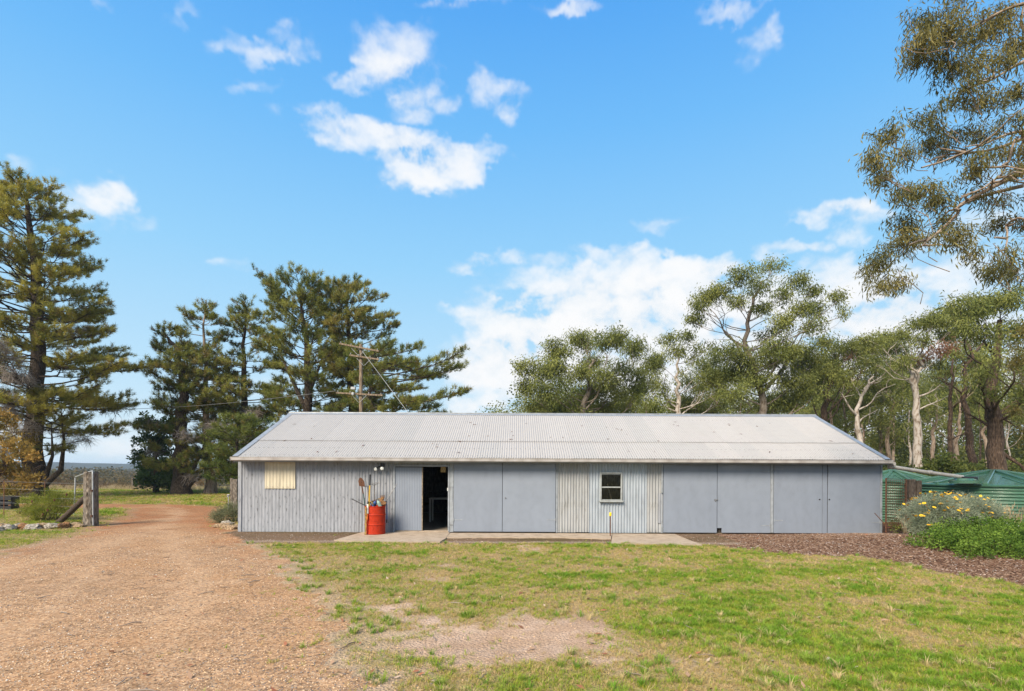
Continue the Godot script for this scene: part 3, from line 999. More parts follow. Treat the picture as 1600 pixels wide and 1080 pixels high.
	for i in 130:
		var z := -4.0 - 11.0 * pow(r.randf(), 1.2)
		var x := r.randf_range(-0.9, 1.0) * -z
		where.append(Transform3D(Basis.from_euler(Vector3(r.randf_range(-0.1, 0.1), r.randf() * TAU, r.randf_range(-0.1, 0.1))).scaled_local(Vector3.ONE * r.randf_range(0.08, 0.26)), on_ground(x, z, 0.012)))
		cols.append(Color(0.12, 0.09, 0.07).lerp(Color(0.3, 0.25, 0.21), r.randf()))
	tag(scatter("twigs", tw.mesh(), M.tinted, where, cols), "small dead twigs lying about the yard", "twigs")


# ---------- the shed ----------
const WALL_Z := -17.0
const SHED_L := -8.64
const SHED_R := 11.42
const EAVE := Vector3(0, 2.335, -16.62)
const RIDGE := Vector3(0, 4.085, -20.8)
const BACK_Z := -24.6


func sx(px: float) -> float:
	return (px - CX) / 50.0


func sy(py: float, px := 806.0) -> float:
	return EYE - (py - ROLL * (px - CX) - CY) / 50.0


func wall_sheets(shed: Node3D, p0: float, p1: float, y0: float, y1: float, pitch: float, amp: float, mat: Material, wide: float, zoff := 0.0) -> void:
	var x := sx(p0)
	var x1 := sx(p1)
	var i := 0
	while x < x1 - 0.02:
		var w := minf(wide, x1 - x)
		if x1 - x - w < 0.15:
			w = x1 - x
		var mb := MB.new()
		var lap := 0.0035 * (i % 2)
		mb.corrugated(Vector3(x, y0 + rng.randf_range(-0.006, 0.006), WALL_Z + zoff + lap), Vector3.RIGHT, Vector3.UP, Vector3(rng.randf_range(-0.006, 0.006), 0, 1).normalized(), w + 0.01, y1 - y0, pitch, amp, x, 10)
		obj("wall_sheet", mb, mat, shed)
		x += w
		i += 1


func panel(shed: Node3D, called: String, p0: float, p1: float, y0: float, y1: float, mat: Material, front := 0.05, thick := 0.04, bev := 0.005) -> MeshInstance3D:
	var mb := MB.new()
	mb.rbox(Vector3((sx(p0) + sx(p1)) * 0.5, (y0 + y1) * 0.5, WALL_Z + front - thick * 0.5), Vector3(sx(p1) - sx(p0), y1 - y0, thick), bev)
	return obj(called, mb, mat, shed)


func strap_hinge(door: Node3D, px: float, py: float, dir: float, front := 0.055) -> void:
	var mb := MB.new()
	var x := sx(px)
	var y := sy(py, px)
	mb.rbox(Vector3(x + dir * 0.13, y, WALL_Z + front + 0.003), Vector3(0.28, 0.022, 0.006), 0.002)
	mb.tube([Vector3(x, y - 0.05, WALL_Z + front + 0.008), Vector3(x, y + 0.05, WALL_Z + front + 0.008)], [0.011, 0.011], 8)
	for s in 3:
		mb.rbox(Vector3(x + dir * (0.06 + 0.08 * s), y, WALL_Z + front + 0.007), Vector3(0.012, 0.012, 0.006), 0.003)
	obj("hinge", mb, M.trim, door)


func make_shed() -> void:
	var shed := thing("shed", Vector3.ZERO, "long low grey corrugated iron farm shed with pale gabled roof", "shed")
	var top := 2.46
	# ---- walls: from the gate end to the tank end
	panel(shed, "corner_trim", 372.6, 378.0, 0.0, top, M.wall_paint, 0.03, 0.05)
	wall_sheets(shed, 377.6, 557, 0.0, top, 0.108, 0.006, M.wall_paint, 0.72)
	wall_sheets(shed, 557, 616, 0.0, top, 0.095, 0.0115, M.wall_rib, 0.62)
	wall_sheets(shed, 616, 703.4, 2.065, top, 0.095, 0.0105, M.wall_old, 0.8)
	wall_sheets(shed, 871.5, 920.5, 0.03, top, 0.088, 0.0125, M.wall_old, 0.55)
	wall_sheets(shed, 1010, 1035.5, 0.03, top, 0.092, 0.012, M.wall_old, 0.6)
	# round the window
	for q in [[920.5, 939.5, 0.02, top], [970.0, 1010, 0.02, top], [939.5, 970.0, 0.02, 1.03], [939.5, 970.0, 1.88, top]]:
		wall_sheets(shed, q[0], q[1], q[2], q[3], 0.0905, 0.0155, M.wall_new, 0.9, 0.008)
	var mb := MB.new()
	mb.corrugated(Vector3(sx(1027.5), 0.33, WALL_Z + 0.03), Vector3.RIGHT, Vector3.UP, Vector3(0, 0.02, 1).normalized(), 0.15, 0.93, 0.075, 0.008, 0.02, 8)
	obj("patch_sheet", mb, M.wall_rib, shed).set_meta("label", "narrow loose patch of sheet iron nailed over the wall")
	mb = MB.new()
	mb.tube([Vector3(sx(1034), 2.2, WALL_Z + 0.055), Vector3(sx(1034), 1.28, WALL_Z + 0.055)], [0.03, 0.03], 8)
	mb.rbox(Vector3(sx(1034), 1.7, WALL_Z + 0.03), Vector3(0.1, 0.02, 0.05), 0.003)
	obj("downpipe", mb, M.trim, shed)
	# cream sheet under the eave
	mb = MB.new()
	mb.corrugated(Vector3(sx(414.5), sy(763.5, 438), WALL_Z + 0.035), Vector3.RIGHT, Vector3.UP, Vector3(0, 0, 1), 0.95, 0.9, 0.105, 0.0065, 0.0, 10)
	var cream := obj("shutter_sheet", mb, M.cream, shed)
	cream.set_meta("label", "cream painted iron sheet covering a high opening")
	for s in 6:
		mb = MB.new()
		mb.rbox(Vector3(sx(419 + 8.0 * s), sy(761, 438), WALL_Z + 0.047), Vector3(0.014, 0.014, 0.008), 0.003)
		obj("screw", mb, M.rust, cream)
	# end wall, back wall, floor
	for s in [[SHED_L + 0.03, -1], [SHED_R - 0.03, 1]]:
		mb = MB.new()
		var o := PackedVector2Array([Vector2(-BACK_Z, 0), Vector2(-BACK_Z, 2.45), Vector2(20.8, 4.0), Vector2(17.02, 2.44), Vector2(17.02, 0)])
		mb.prism(o, Vector3(s[0] - 0.03, 0, 0), Vector3(0, 0, -1), Vector3.UP, Vector3(0.06, 0, 0))
		obj("end_wall", mb, M.wall_paint, shed)
	mb = MB.new()
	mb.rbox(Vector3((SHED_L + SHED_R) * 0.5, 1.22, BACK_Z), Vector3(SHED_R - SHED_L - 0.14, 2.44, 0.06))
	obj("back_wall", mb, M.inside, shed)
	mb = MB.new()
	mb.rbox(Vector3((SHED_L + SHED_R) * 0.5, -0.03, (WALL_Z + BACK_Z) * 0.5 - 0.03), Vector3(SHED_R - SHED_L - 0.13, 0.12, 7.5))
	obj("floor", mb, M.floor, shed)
	# dark studs and rails inside the front wall, seen through the doorway and window
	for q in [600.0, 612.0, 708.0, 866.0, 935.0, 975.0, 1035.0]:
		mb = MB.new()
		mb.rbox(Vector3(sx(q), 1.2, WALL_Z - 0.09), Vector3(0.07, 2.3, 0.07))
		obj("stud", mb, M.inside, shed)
	# ---- doorway
	mb = MB.new()
	mb.rbox(Vector3(sx(616.2), 1.03, WALL_Z + 0.01), Vector3(0.06, 2.06, 0.1))
	mb.rbox(Vector3(sx(701.6), 1.03, WALL_Z - 0.03), Vector3(0.055, 2.06, 0.14))
	mb.rbox(Vector3(sx(659), 2.085, WALL_Z - 0.02), Vector3(1.74, 0.05, 0.1))
	obj("door_frame", mb, M.trim, shed)
	mb = MB.new()
	mb.rbox(Vector3(sx(660), 0.035, WALL_Z - 0.02), Vector3(1.66, 0.05, 0.16))
	obj("door_sill", mb, M.concrete, shed)
	mb = MB.new()
	mb.corrugated(Vector3(sx(618), 0.07, WALL_Z + 0.03), Vector3.RIGHT, Vector3.UP, Vector3(0, 0, 1), sx(659.5) - sx(618), 1.965, 0.052, 0.0035, 0, 8)
	var door := obj("door", mb, M.door, shed)
	mb = MB.new()
	mb.rbox(Vector3(sx(660.2), 1.05, WALL_Z + 0.018), Vector3(0.03, 1.97, 0.04))
	obj("door_edge", mb, M.pale, door)
	mb = MB.new()
	mb.rbox(Vector3(sx(639), 1.05, WALL_Z - 0.012), Vector3(0.8, 1.95, 0.05))
	obj("door_back", mb, M.inside, door)
	mb = MB.new()
	mb.rbox(Vector3(sx(699.6), sy(765, 699), WALL_Z - 0.02), Vector3(0.03, 0.1, 0.07), 0.008)
	obj("light_switch", mb, M.white, shed)
	panel(shed, "door_post", 703.4, 709.0, 0.02, top, M.trim, 0.035, 0.08)
	mb = MB.new()
	mb.rbox(Vector3(sx(706.5), 1.2, WALL_Z + 0.04), Vector3(0.045, 0.46, 0.016), 0.003)
	mb.rbox(Vector3(sx(706.0), 1.44, WALL_Z + 0.045), Vector3(0.1, 0.02, 0.02), 0.003)
	obj("hinge_plate", mb, M.trim, shed)
	mb = MB.new()
	mb.rbox(Vector3(sx(706.0), 0.25, WALL_Z + 0.045), Vector3(0.1, 0.02, 0.02), 0.003)
	obj("hinge_pin", mb, M.steel, shed)
	# ---- big smooth doors
	var doors := [[709.4, 785.0, 0, M.door], [785.6, 868.2, 0, M.door2], [1036.2, 1119.6, 0, M.door], [1120.4, 1202.8, 1, M.door2], [1208.4, 1283.6, 0, M.door], [1292.6, 1373.6, 0, M.door2]]
	var i := 0
	for q in doors:
		var d: MeshInstance3D
		var front: float = 0.05 + 0.004 * (i % 3)
		if q[2] == 1:
			var o := PackedVector2Array([Vector2(sx(q[0]), sy(825, 1123)), Vector2(sx(q[0]), 2.25), Vector2(sx(q[1]), 2.25), Vector2(sx(q[1]), 0.045), Vector2(sx(1127.4), 0.045), Vector2(sx(1127.4), sy(825, 1123))])
			mb = MB.new()
			mb.prism(o, Vector3(0, 0, WALL_Z + front - 0.04), Vector3.RIGHT, Vector3.UP, Vector3(0, 0, 0.04))
			d = obj("barn_door", mb, q[3], shed)
			d.set_meta("label", "grey door with a small square cat hole cut in its bottom corner")
		else:
			d = panel(shed, "barn_door", q[0], q[1], 0.04, 2.25, q[3], front, 0.04, 0.006)
		# back boards hung a little behind, so that gaps stay dark
		mb = MB.new()
		mb.rbox(Vector3((sx(q[0]) + sx(q[1])) * 0.5, 2.3, WALL_Z + 0.0), Vector3(sx(q[1]) - sx(q[0]) + 0.02, 0.1, 0.03))
		obj("door_rail", mb, M.trim, d)
		if i == 0:
			strap_hinge(d, 709.8, 733, 1, front)
			strap_hinge(d, 709.8, 812, 1, front)
		elif i == 1:
			strap_hinge(d, 867.8, 812, -1, front)
			strap_hinge(d, 867.8, 736, -1, front)
			mb = MB.new()
			mb.tube([Vector3(sx(790), sy(778, 790), WALL_Z + front), Vector3(sx(790), sy(778, 790), WALL_Z + front + 0.03)], [0.02, 0.016], 10)
			obj("door_knob", mb, M.steel, d)
		elif i == 2:
			mb = MB.new()
			mb.rbox(Vector3(sx(1118), sy(781, 1119), WALL_Z + front + 0.008), Vector3(0.12, 0.03, 0.02), 0.004)
			mb.rbox(Vector3(sx(1117), sy(781, 1119) - 0.02, WALL_Z + front + 0.01), Vector3(0.04, 0.06, 0.014), 0.004)
			obj("latch", mb, M.steel, d)
		elif i == 3:
			strap_hinge(d, 1202.2, 821, -1, front)
			strap_hinge(d, 1202.2, 737, -1, front)
		elif i == 4:
			strap_hinge(d, 1209, 813, 1, front)
			strap_hinge(d, 1209, 733, 1, front)
		elif i == 5:
			strap_hinge(d, 1373.2, 816, -1, front)
		if i >= 4:
			mb = MB.new()
			var kx := sx(1279.5 if i == 4 else 1294.5)
			mb.tube([Vector3(kx, sy(780.5, 1286), WALL_Z + front), Vector3(kx, sy(780.5, 1286), WALL_Z + front + 0.012)], [0.024, 0.02], 12)
			obj("bolt_hole_cover", mb, M.black, d)
		i += 1
	panel(shed, "door_post", 868.8, 871.6, 0.02, top, M.trim, 0.03, 0.06)
	panel(shed, "door_post", 1033.0, 1035.8, 0.02, 1.27, M.trim, 0.03, 0.04)
	panel(shed, "door_post", 1203.4, 1207.8, 0.05, 2.28, M.trim, 0.046, 0.06)
	panel(shed, "door_post", 1284.4, 1291.8, 0.03, 2.28, M.door, 0.04, 0.06)
	panel(shed, "corner_trim", 1374.2, 1377.4, 0.0, top, M.trim, 0.055, 0.1)
	mb = MB.new()
	mb.rbox(Vector3((sx(709) + sx(868)) * 0.5, 2.36, WALL_Z - 0.0), Vector3(sx(868) - sx(709), 0.2, 0.04))
	mb.rbox(Vector3((sx(1036) + sx(1374)) * 0.5, 2.36, WALL_Z - 0.0), Vector3(sx(1374) - sx(1036), 0.2, 0.04))
	obj("head_board", mb, M.trim, shed)
	# dark boards close the backs of the big doorways
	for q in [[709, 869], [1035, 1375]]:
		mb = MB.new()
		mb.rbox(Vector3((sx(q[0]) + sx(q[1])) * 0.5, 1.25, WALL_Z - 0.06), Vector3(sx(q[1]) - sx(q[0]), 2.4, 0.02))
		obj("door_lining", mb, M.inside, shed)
	# ---- window
	var win := MB.new()
	var wx0 := sx(937.0)
	var wx1 := sx(972.5)
	var wy0 := sy(784.5, 954)
	var wy1 := sy(738.0, 954)
	var wz := WALL_Z + 0.02
	for q in [[wx0 + 0.03, 0.05, wy0, wy1], [wx1 - 0.03, 0.05, wy0, wy1]]:
		win.rbox(Vector3(q[0], (q[2] + q[3]) * 0.5, wz), Vector3(q[1], q[3] - q[2], 0.1), 0.006)
	win.rbox(Vector3((wx0 + wx1) * 0.5, wy1 - 0.025, wz), Vector3(wx1 - wx0 - 0.122, 0.05, 0.1), 0.006)
	var window := obj("window", win, M.frame, shed)
	mb = MB.new()
	mb.rbox(Vector3((wx0 + wx1) * 0.5, wy0 + 0.025, wz + 0.025), Vector3(wx1 - wx0 + 0.03, 0.055, 0.16), 0.008)
	obj("window_sill", mb, M.frame, window)
	mb = MB.new()
	var my := sy(761.5, 954)
	mb.rbox(Vector3((wx0 + wx1) * 0.5, my, wz + 0.01), Vector3(wx1 - wx0 - 0.122, 0.04, 0.06), 0.005)
	obj("sash_rail", mb, M.frame, window)
	for q in [[wy1 - 0.065, 0.022], [wy0 + 0.067, 0.022]]:
		mb = MB.new()
		mb.rbox(Vector3((wx0 + wx1) * 0.5, q[0], wz), Vector3(wx1 - wx0 - 0.122, q[1], 0.04), 0.004)
		obj("sash_rail", mb, M.frame, window)
	for q in [[my + 0.02, wy1 - 0.076], [wy0 + 0.078, my - 0.02]]:
		mb = MB.new()
		mb.quad(Vector3(wx0 + 0.06, q[0], wz - 0.005), Vector3(wx1 - 0.06, q[0], wz - 0.005), Vector3(wx1 - 0.06, q[1], wz - 0.005), Vector3(wx0 + 0.06, q[1], wz - 0.005), Vector3(0, 0, 1))
		obj("pane", mb, M.glass, window)
	# ---- roof
	var slope := EAVE - RIDGE
	var down := slope.normalized()
	var out := Vector3.RIGHT.cross(down).normalized()
	if out.y < 0:
		out = -out
	var length := slope.length()
	mb = MB.new()
	var capx0 := SHED_L - 0.05
	var capx1 := SHED_R + 0.05
	var back := Vector3(0, down.y, -down.z)
	var bout := Vector3(0, out.y, -out.z)
	for q in [[down, out], [back, bout]]:
		var o: Vector3 = RIDGE + Vector3(0, 0.03, 0)
		var e: Vector3 = o + q[0] * 0.2
		mb.quad(Vector3(capx0, o.y, o.z), Vector3(capx1, o.y, o.z), Vector3(capx1, e.y, e.z), Vector3(capx0, e.y, e.z), q[1])
		e -= q[1] * 0.008
		mb.quad(Vector3(capx0, e.y + 0.008 * q[1].y, e.z + 0.008 * q[1].z), Vector3(capx1, e.y + 0.008 * q[1].y, e.z + 0.008 * q[1].z), Vector3(capx1, e.y, e.z), Vector3(capx0, e.y, e.z), q[0])
	mb.tube([Vector3(capx0, RIDGE.y + 0.038, RIDGE.z), Vector3(capx1, RIDGE.y + 0.038, RIDGE.z)], [0.022, 0.022], 8)
	var roof := obj("roof", mb, M.zinc, shed)
	roof.set_meta("label", "pale corrugated iron roof with blue grey ridge cap")
	var sheet_w := (SHED_R - SHED_L) / 27.0
	for row in 2:
		var t0 := 0.02 if row == 0 else length * 0.655
		var t1 := length * 0.68 if row == 0 else length
		for s in 27:
			var x := SHED_L + sheet_w * s
			mb = MB.new()
			var lift := (0.014 if row == 0 else 0.0) + rng.randf_range(0.0, 0.003)
			var jig := rng.randf_range(-0.008, 0.012)
			mb.corrugated(RIDGE + Vector3(x, 0, 0) + down * t0 + out * lift, Vector3.RIGHT, down, (out + Vector3(rng.randf_range(-0.003, 0.003), 0, 0)).normalized(), sheet_w + 0.012, t1 - t0 + jig, sheet_w / 10.0, 0.0085, 0, 8)
			var o := obj("roof_sheet", mb, [M.roof, M.roof, M.roof, M.roof3, M.roof2, M.roof][rng.randi() % 6], roof)
	mb = MB.new()
	mb.corrugated(RIDGE + Vector3(SHED_L, 0, 0) + back * 0.02, Vector3.RIGHT, back, bout, SHED_R - SHED_L, length, sheet_w / 10.0, 0.0085, 0, 6)
	obj("rear_roof_sheet", mb, M.roof, roof)
	# nail heads along the laps
	mb = MB.new()
	for row in [0.16, 0.668, 0.83, 0.97]:
		for s in 135:
			var x := SHED_L + 0.02 + (SHED_R - SHED_L) * s / 135.0
			mb.rbox(RIDGE + Vector3(x, 0, 0) + down * (length * row + rng.randf_range(-0.01, 0.01)) + out * 0.021, Vector3(0.022, 0.008, 0.022), 0.003)
	var nails := obj("roofing_nails", mb, M.steel, roof)
	nails.set_meta("kind", "stuff")
	# a few twigs and leaves caught on the roof
	mb = MB.new()
	for s in 46:
		var p := RIDGE + Vector3(rng.randf_range(SHED_L + 0.5, SHED_R - 0.3), 0, 0) + down * length * rng.randf_range(0.15, 0.98) + out * 0.02
		var a := rng.randf() * TAU
		var d := (Vector3.RIGHT * cos(a) + down * sin(a)) * rng.randf_range(0.03, 0.09)
		var w := d.cross(out) * 0.3
		mb.quad(p - d, p + w + out * 0.01, p + d, p - w + out * 0.006, out)
	var lit := obj("leaf_litter", mb, M.rust, roof)
	lit.set_meta("kind", "stuff")
	for s in [SHED_L - 0.02, SHED_R + 0.02]:
		mb = MB.new()
		var dir := -1.0 if s < 0 else 1.0
		for q in [[down, out], [back, bout]]:
			var a: Vector3 = RIDGE + Vector3(s, 0.016, 0) + q[1] * 0.014
			var b: Vector3 = a + q[0] * (length + 0.02)
			var w := Vector3(-dir * 0.17, 0, 0)
			mb.quad(a, a + w, b + w, b, q[1])
			var dn := Vector3(0, -0.17, 0)
			mb.quad(a, b, b + dn, a + dn, Vector3(dir, 0, 0))
			mb.quad(a + dn - Vector3(dir * 0.02, 0, 0), b + dn - Vector3(dir * 0.02, 0, 0), b - Vector3(dir * 0.02, 0.02, 0), a - Vector3(dir * 0.02, 0.02, 0), Vector3(-dir, 0, 0))
		obj("barge_cap", mb, M.zinc, roof)
	# rafters, seen under the eave
	for s in 21:
		mb = MB.new()
		var x := SHED_L + 0.35 + (SHED_R - SHED_L - 0.7) * s / 20.0
		var a := RIDGE + Vector3(x, -0.1, 0)
		var b := EAVE + Vector3(x, -0.085, -0.04)
		mb.rbox((a + b) * 0.5, Vector3(0.045, 0.1, (b - a).length()), 0.004, Basis(Vector3.RIGHT, atan2(-(b - a).y, (b - a).z)))
		obj("rafter", mb, M.inside, roof)
	# gutter in lengths, joined by a small lap
	var gx := [SHED_L - 0.02, -4.7, -0.5, 3.4, 7.2, SHED_R + 0.02]
	for s in 5:
		mb = MB.new()
		var o := PackedVector2Array([Vector2(0.0, 0.0), Vector2(0.075, 0.0), Vector2(0.095, 0.02), Vector2(0.1, 0.085), Vector2(0.112, 0.1), Vector2(0.108, 0.112), Vector2(0.09, 0.106), Vector2(0.088, 0.085), Vector2(0.084, 0.024), Vector2(0.072, 0.01), Vector2(0.012, 0.01), Vector2(0.012, 0.112), Vector2(0.0, 0.112)])
		mb.prism(o, Vector3(gx[s] - 0.01, 2.215 - 0.002 * s, -16.6 + 0.002 * (s % 2)), Vector3(0, 0, 1), Vector3.UP, Vector3(gx[s + 1] - gx[s] + 0.02, 0, 0))
		obj("gutter", mb, M.gutter, roof)
	for s in [gx[0] - 0.013, gx[5] + 0.013]:
		mb = MB.new()
		mb.rbox(Vector3(s, 2.268, -16.545), Vector3(0.006, 0.116, 0.112), 0.001)
		obj("gutter_end", mb, M.gutter, roof)
	mb = MB.new()
	mb.rbox(Vector3((SHED_L + SHED_R) * 0.5, 2.25, -16.63), Vector3(SHED_R - SHED_L, 0.14, 0.025))
	obj("fascia", mb, M.trim, roof)
	shed_things()


func slab(called: String, pts: Array, y1: float, label: String) -> void:
	var o := PackedVector2Array()
	for q in pts:
		var g := ground_at(q[0], q[1])
		o.push_back(Vector2(g.x, -g.y))
	var mb := MB.new()
	mb.prism(o, Vector3(0, -0.1, 0), Vector3.RIGHT, Vector3(0, 0, -1), Vector3(0, 0.1 + y1, 0))
	tag(struct_obj(called, mb, M.concrete), label, "concrete")


func shed_things() -> void:
	slab("concrete_apron", [[522, 846], [600, 848.5], [688, 848.5], [697, 843], [703, 834.0], [567, 833.2]], 0.035, "worn concrete apron in front of the open shed doorway")
	slab("concrete_path", [[698, 841.5], [760, 841], [880, 841.5], [955, 843.5], [957, 835.2], [704, 834.3]], 0.03, "narrow concrete strip along the foot of the double doors")
	slab("concrete_slab", [[955.6, 851.0], [1098, 853.0], [1078, 846], [1055, 836.2], [957.6, 835.4]], 0.034, "tan concrete slab beside the yellow capped stake")
	# twin floodlight
	var fl := thing("floodlight", Vector3(sx(597), sy(727, 597), WALL_Z + 0.02), "twin floodlight with two round lamps under the eave", "floodlight")
	var mb := MB.new()
	mb.rbox(Vector3(0.02, 0.0, 0.02), Vector3(0.12, 0.1, 0.04), 0.01)
	obj("mounting_box", mb, M.black, fl)
	for s in [[-0.14, -0.13, 0.09], [0.05, -0.11, 0.16]]:
		mb = MB.new()
		var e := Vector3(s[0], s[1], s[2])
		mb.tube([Vector3(0.02, -0.02, 0.03), e * 0.6 + Vector3(0, 0.03, 0.02), e], [0.016, 0.016, 0.02], 8)
		obj("arm", mb, M.black, fl)
		mb = MB.new()
		mb.lathe([Vector2(0.0, 0.0), Vector2(0.03, 0.0), Vector2(0.045, 0.04), Vector2(0.058, 0.09)], 16, Vector3.ZERO)
		var lamp := obj("lamp", mb, M.steel, fl, e + Vector3(0, 0.02, -0.02))
		lamp.basis = Basis(Vector3.RIGHT, 1.75) * Basis(Vector3.FORWARD, s[0] * 2.0)
		mb = MB.new()
		mb.lathe([Vector2(0.057, 0.088), Vector2(0.045, 0.104), Vector2(0.02, 0.11), Vector2(0.0, 0.111)], 16, Vector3.ZERO, true)
		obj("lens", mb, M.lens, lamp)
	# tag hanging in the doorway
	mb = MB.new()
	mb.rbox(Vector3.ZERO, Vector3(0.16, 0.17, 0.006), 0.001, Basis(Vector3.FORWARD, 0.03))
	var card := obj("notice_card", mb, M.straw)
	card.position = Vector3(sx(692), sy(734, 692), WALL_Z - 0.07)
	tag(card, "small yellow card hanging at the top of the open doorway", "card")
	# workbench in the dark inside
	var wb := thing("workbench", Vector3(-2.85, 0.03, -20.4), "white legged workbench standing in the dark shed", "workbench")
	mb = MB.new()
	mb.rbox(Vector3(0.3, 0.86, 0), Vector3(1.3, 0.05, 0.7))
	obj("tabletop", mb, M.white, wb)
	for s in [[-0.31, 0.31], [0.9, 0.31], [-0.31, -0.31], [0.9, -0.31]]:
		mb = MB.new()
		mb.rbox(Vector3(s[0], 0.415, s[1]), Vector3(0.06, 0.83, 0.06))
		obj("leg", mb, M.white, wb)
	var dr := thing("small_drum", Vector3(-2.25, 0.03, -20.45), "dull red drum under the workbench in the shed", "drum")
	drum_body(dr, M.dark_red, 0.23, 0.6)
	mb = MB.new()
	mb.stone(Vector3(0, 0.68, 0), Vector3(0.2, 0.1, 0.2), rng, 0.3, 2)
	var bag := obj("feed_bag", mb, M.white)
	bag.position = dr.position
	tag(bag, "crumpled pale bag lying on the drum in the shed", "bag")
	# a shelf of boxes deep inside
	var sh := thing("shelf_rack", Vector3(-3.6, 0.03, -23.9), "dark timber shelf rack against the shed's back wall", "shelf")
	for s in 4:
		mb = MB.new()
		mb.rbox(Vector3(0, 0.4 + 0.5 * s, 0), Vector3(2.6, 0.04, 0.45))
		obj("shelf", mb, M.inside, sh)
	for s in [-1.3, 0.0, 1.3]:
		mb = MB.new()
		mb.rbox(Vector3(s, 1.0, 0.2), Vector3(0.06, 2.0, 0.06))
		obj("upright", mb, M.inside, sh)
	# poles seen through the window
	for q in [[sx(943.5), -17.7, 0.0, 0.75, "pale pole standing upright behind the shed window"], [sx(974) , -17.9, -0.35, 0.6, "pale stick leaning behind the lower window pane"]]:
		mb = MB.new()
		var hgt := 1.95 if q[2] == 0.0 else 1.5
		mb.tube([Vector3.ZERO, Vector3(q[2] * 0.5 + 0.03, hgt * 0.5, 0), Vector3(q[2], hgt, 0)], [0.022, 0.022, 0.02], 8)
		var p := obj("wooden_pole", mb, M.pale)
		p.position = Vector3(q[0], 0.03, q[1])
		tag(p, q[4], "pole")
	# yellow capped stake
	var st := thing("stake", on_ground(sx(954.0) * 0.945, -16.05), "rusty stake with a bright yellow cap before the window", "stake")
	mb = MB.new()
	mb.rbox(Vector3(0, 0.32, 0), Vector3(0.03, 0.72, 0.01), 0.002)
	mb.rbox(Vector3(0, 0.32, -0.013), Vector3(0.008, 0.72, 0.024), 0.002)
	obj("picket", mb, M.rust, st)
	mb = MB.new()
	mb.lathe([Vector2(0.032, 0.62), Vector2(0.036, 0.64), Vector2(0.036, 0.705), Vector2(0.026, 0.725), Vector2(0.0, 0.73)], 14)
	obj("cap", mb, M.petal, st)
	drum_and_tools()


func drum_body(o: Node3D, mat: Material, r: float, h: float) -> void:
	var prof := [Vector2(r * 0.96, 0.0), Vector2(r, 0.012), Vector2(r, 0.03), Vector2(r * 0.985, 0.04)]
	for q in [0.345, 0.69]:
		prof += [Vector2(r * 0.985, h * q - 0.03), Vector2(r * 1.015, h * q - 0.012), Vector2(r * 1.03, h * q), Vector2(r * 1.015, h * q + 0.012), Vector2(r * 0.985, h * q + 0.03)]
	prof += [Vector2(r * 0.985, h - 0.035), Vector2(r * 1.0, h - 0.022), Vector2(r * 1.015, h - 0.008), Vector2(r * 1.0, h), Vector2(r * 0.975, h - 0.006), Vector2(r * 0.965, h - 0.05), Vector2(r * 0.965, 0.03), Vector2(0.0, 0.03)]
	var mb := MB.new()
	mb.lathe(prof, 40)
	obj("body", mb, mat, o)
	mb = MB.new()
	mb.tube([Vector3(r * 0.93, h * 0.36, r * 0.38), Vector3(r * 0.935, h * 0.68, r * 0.38)], [0.004, 0.004], 6)
	obj("seam", mb, mat, o)


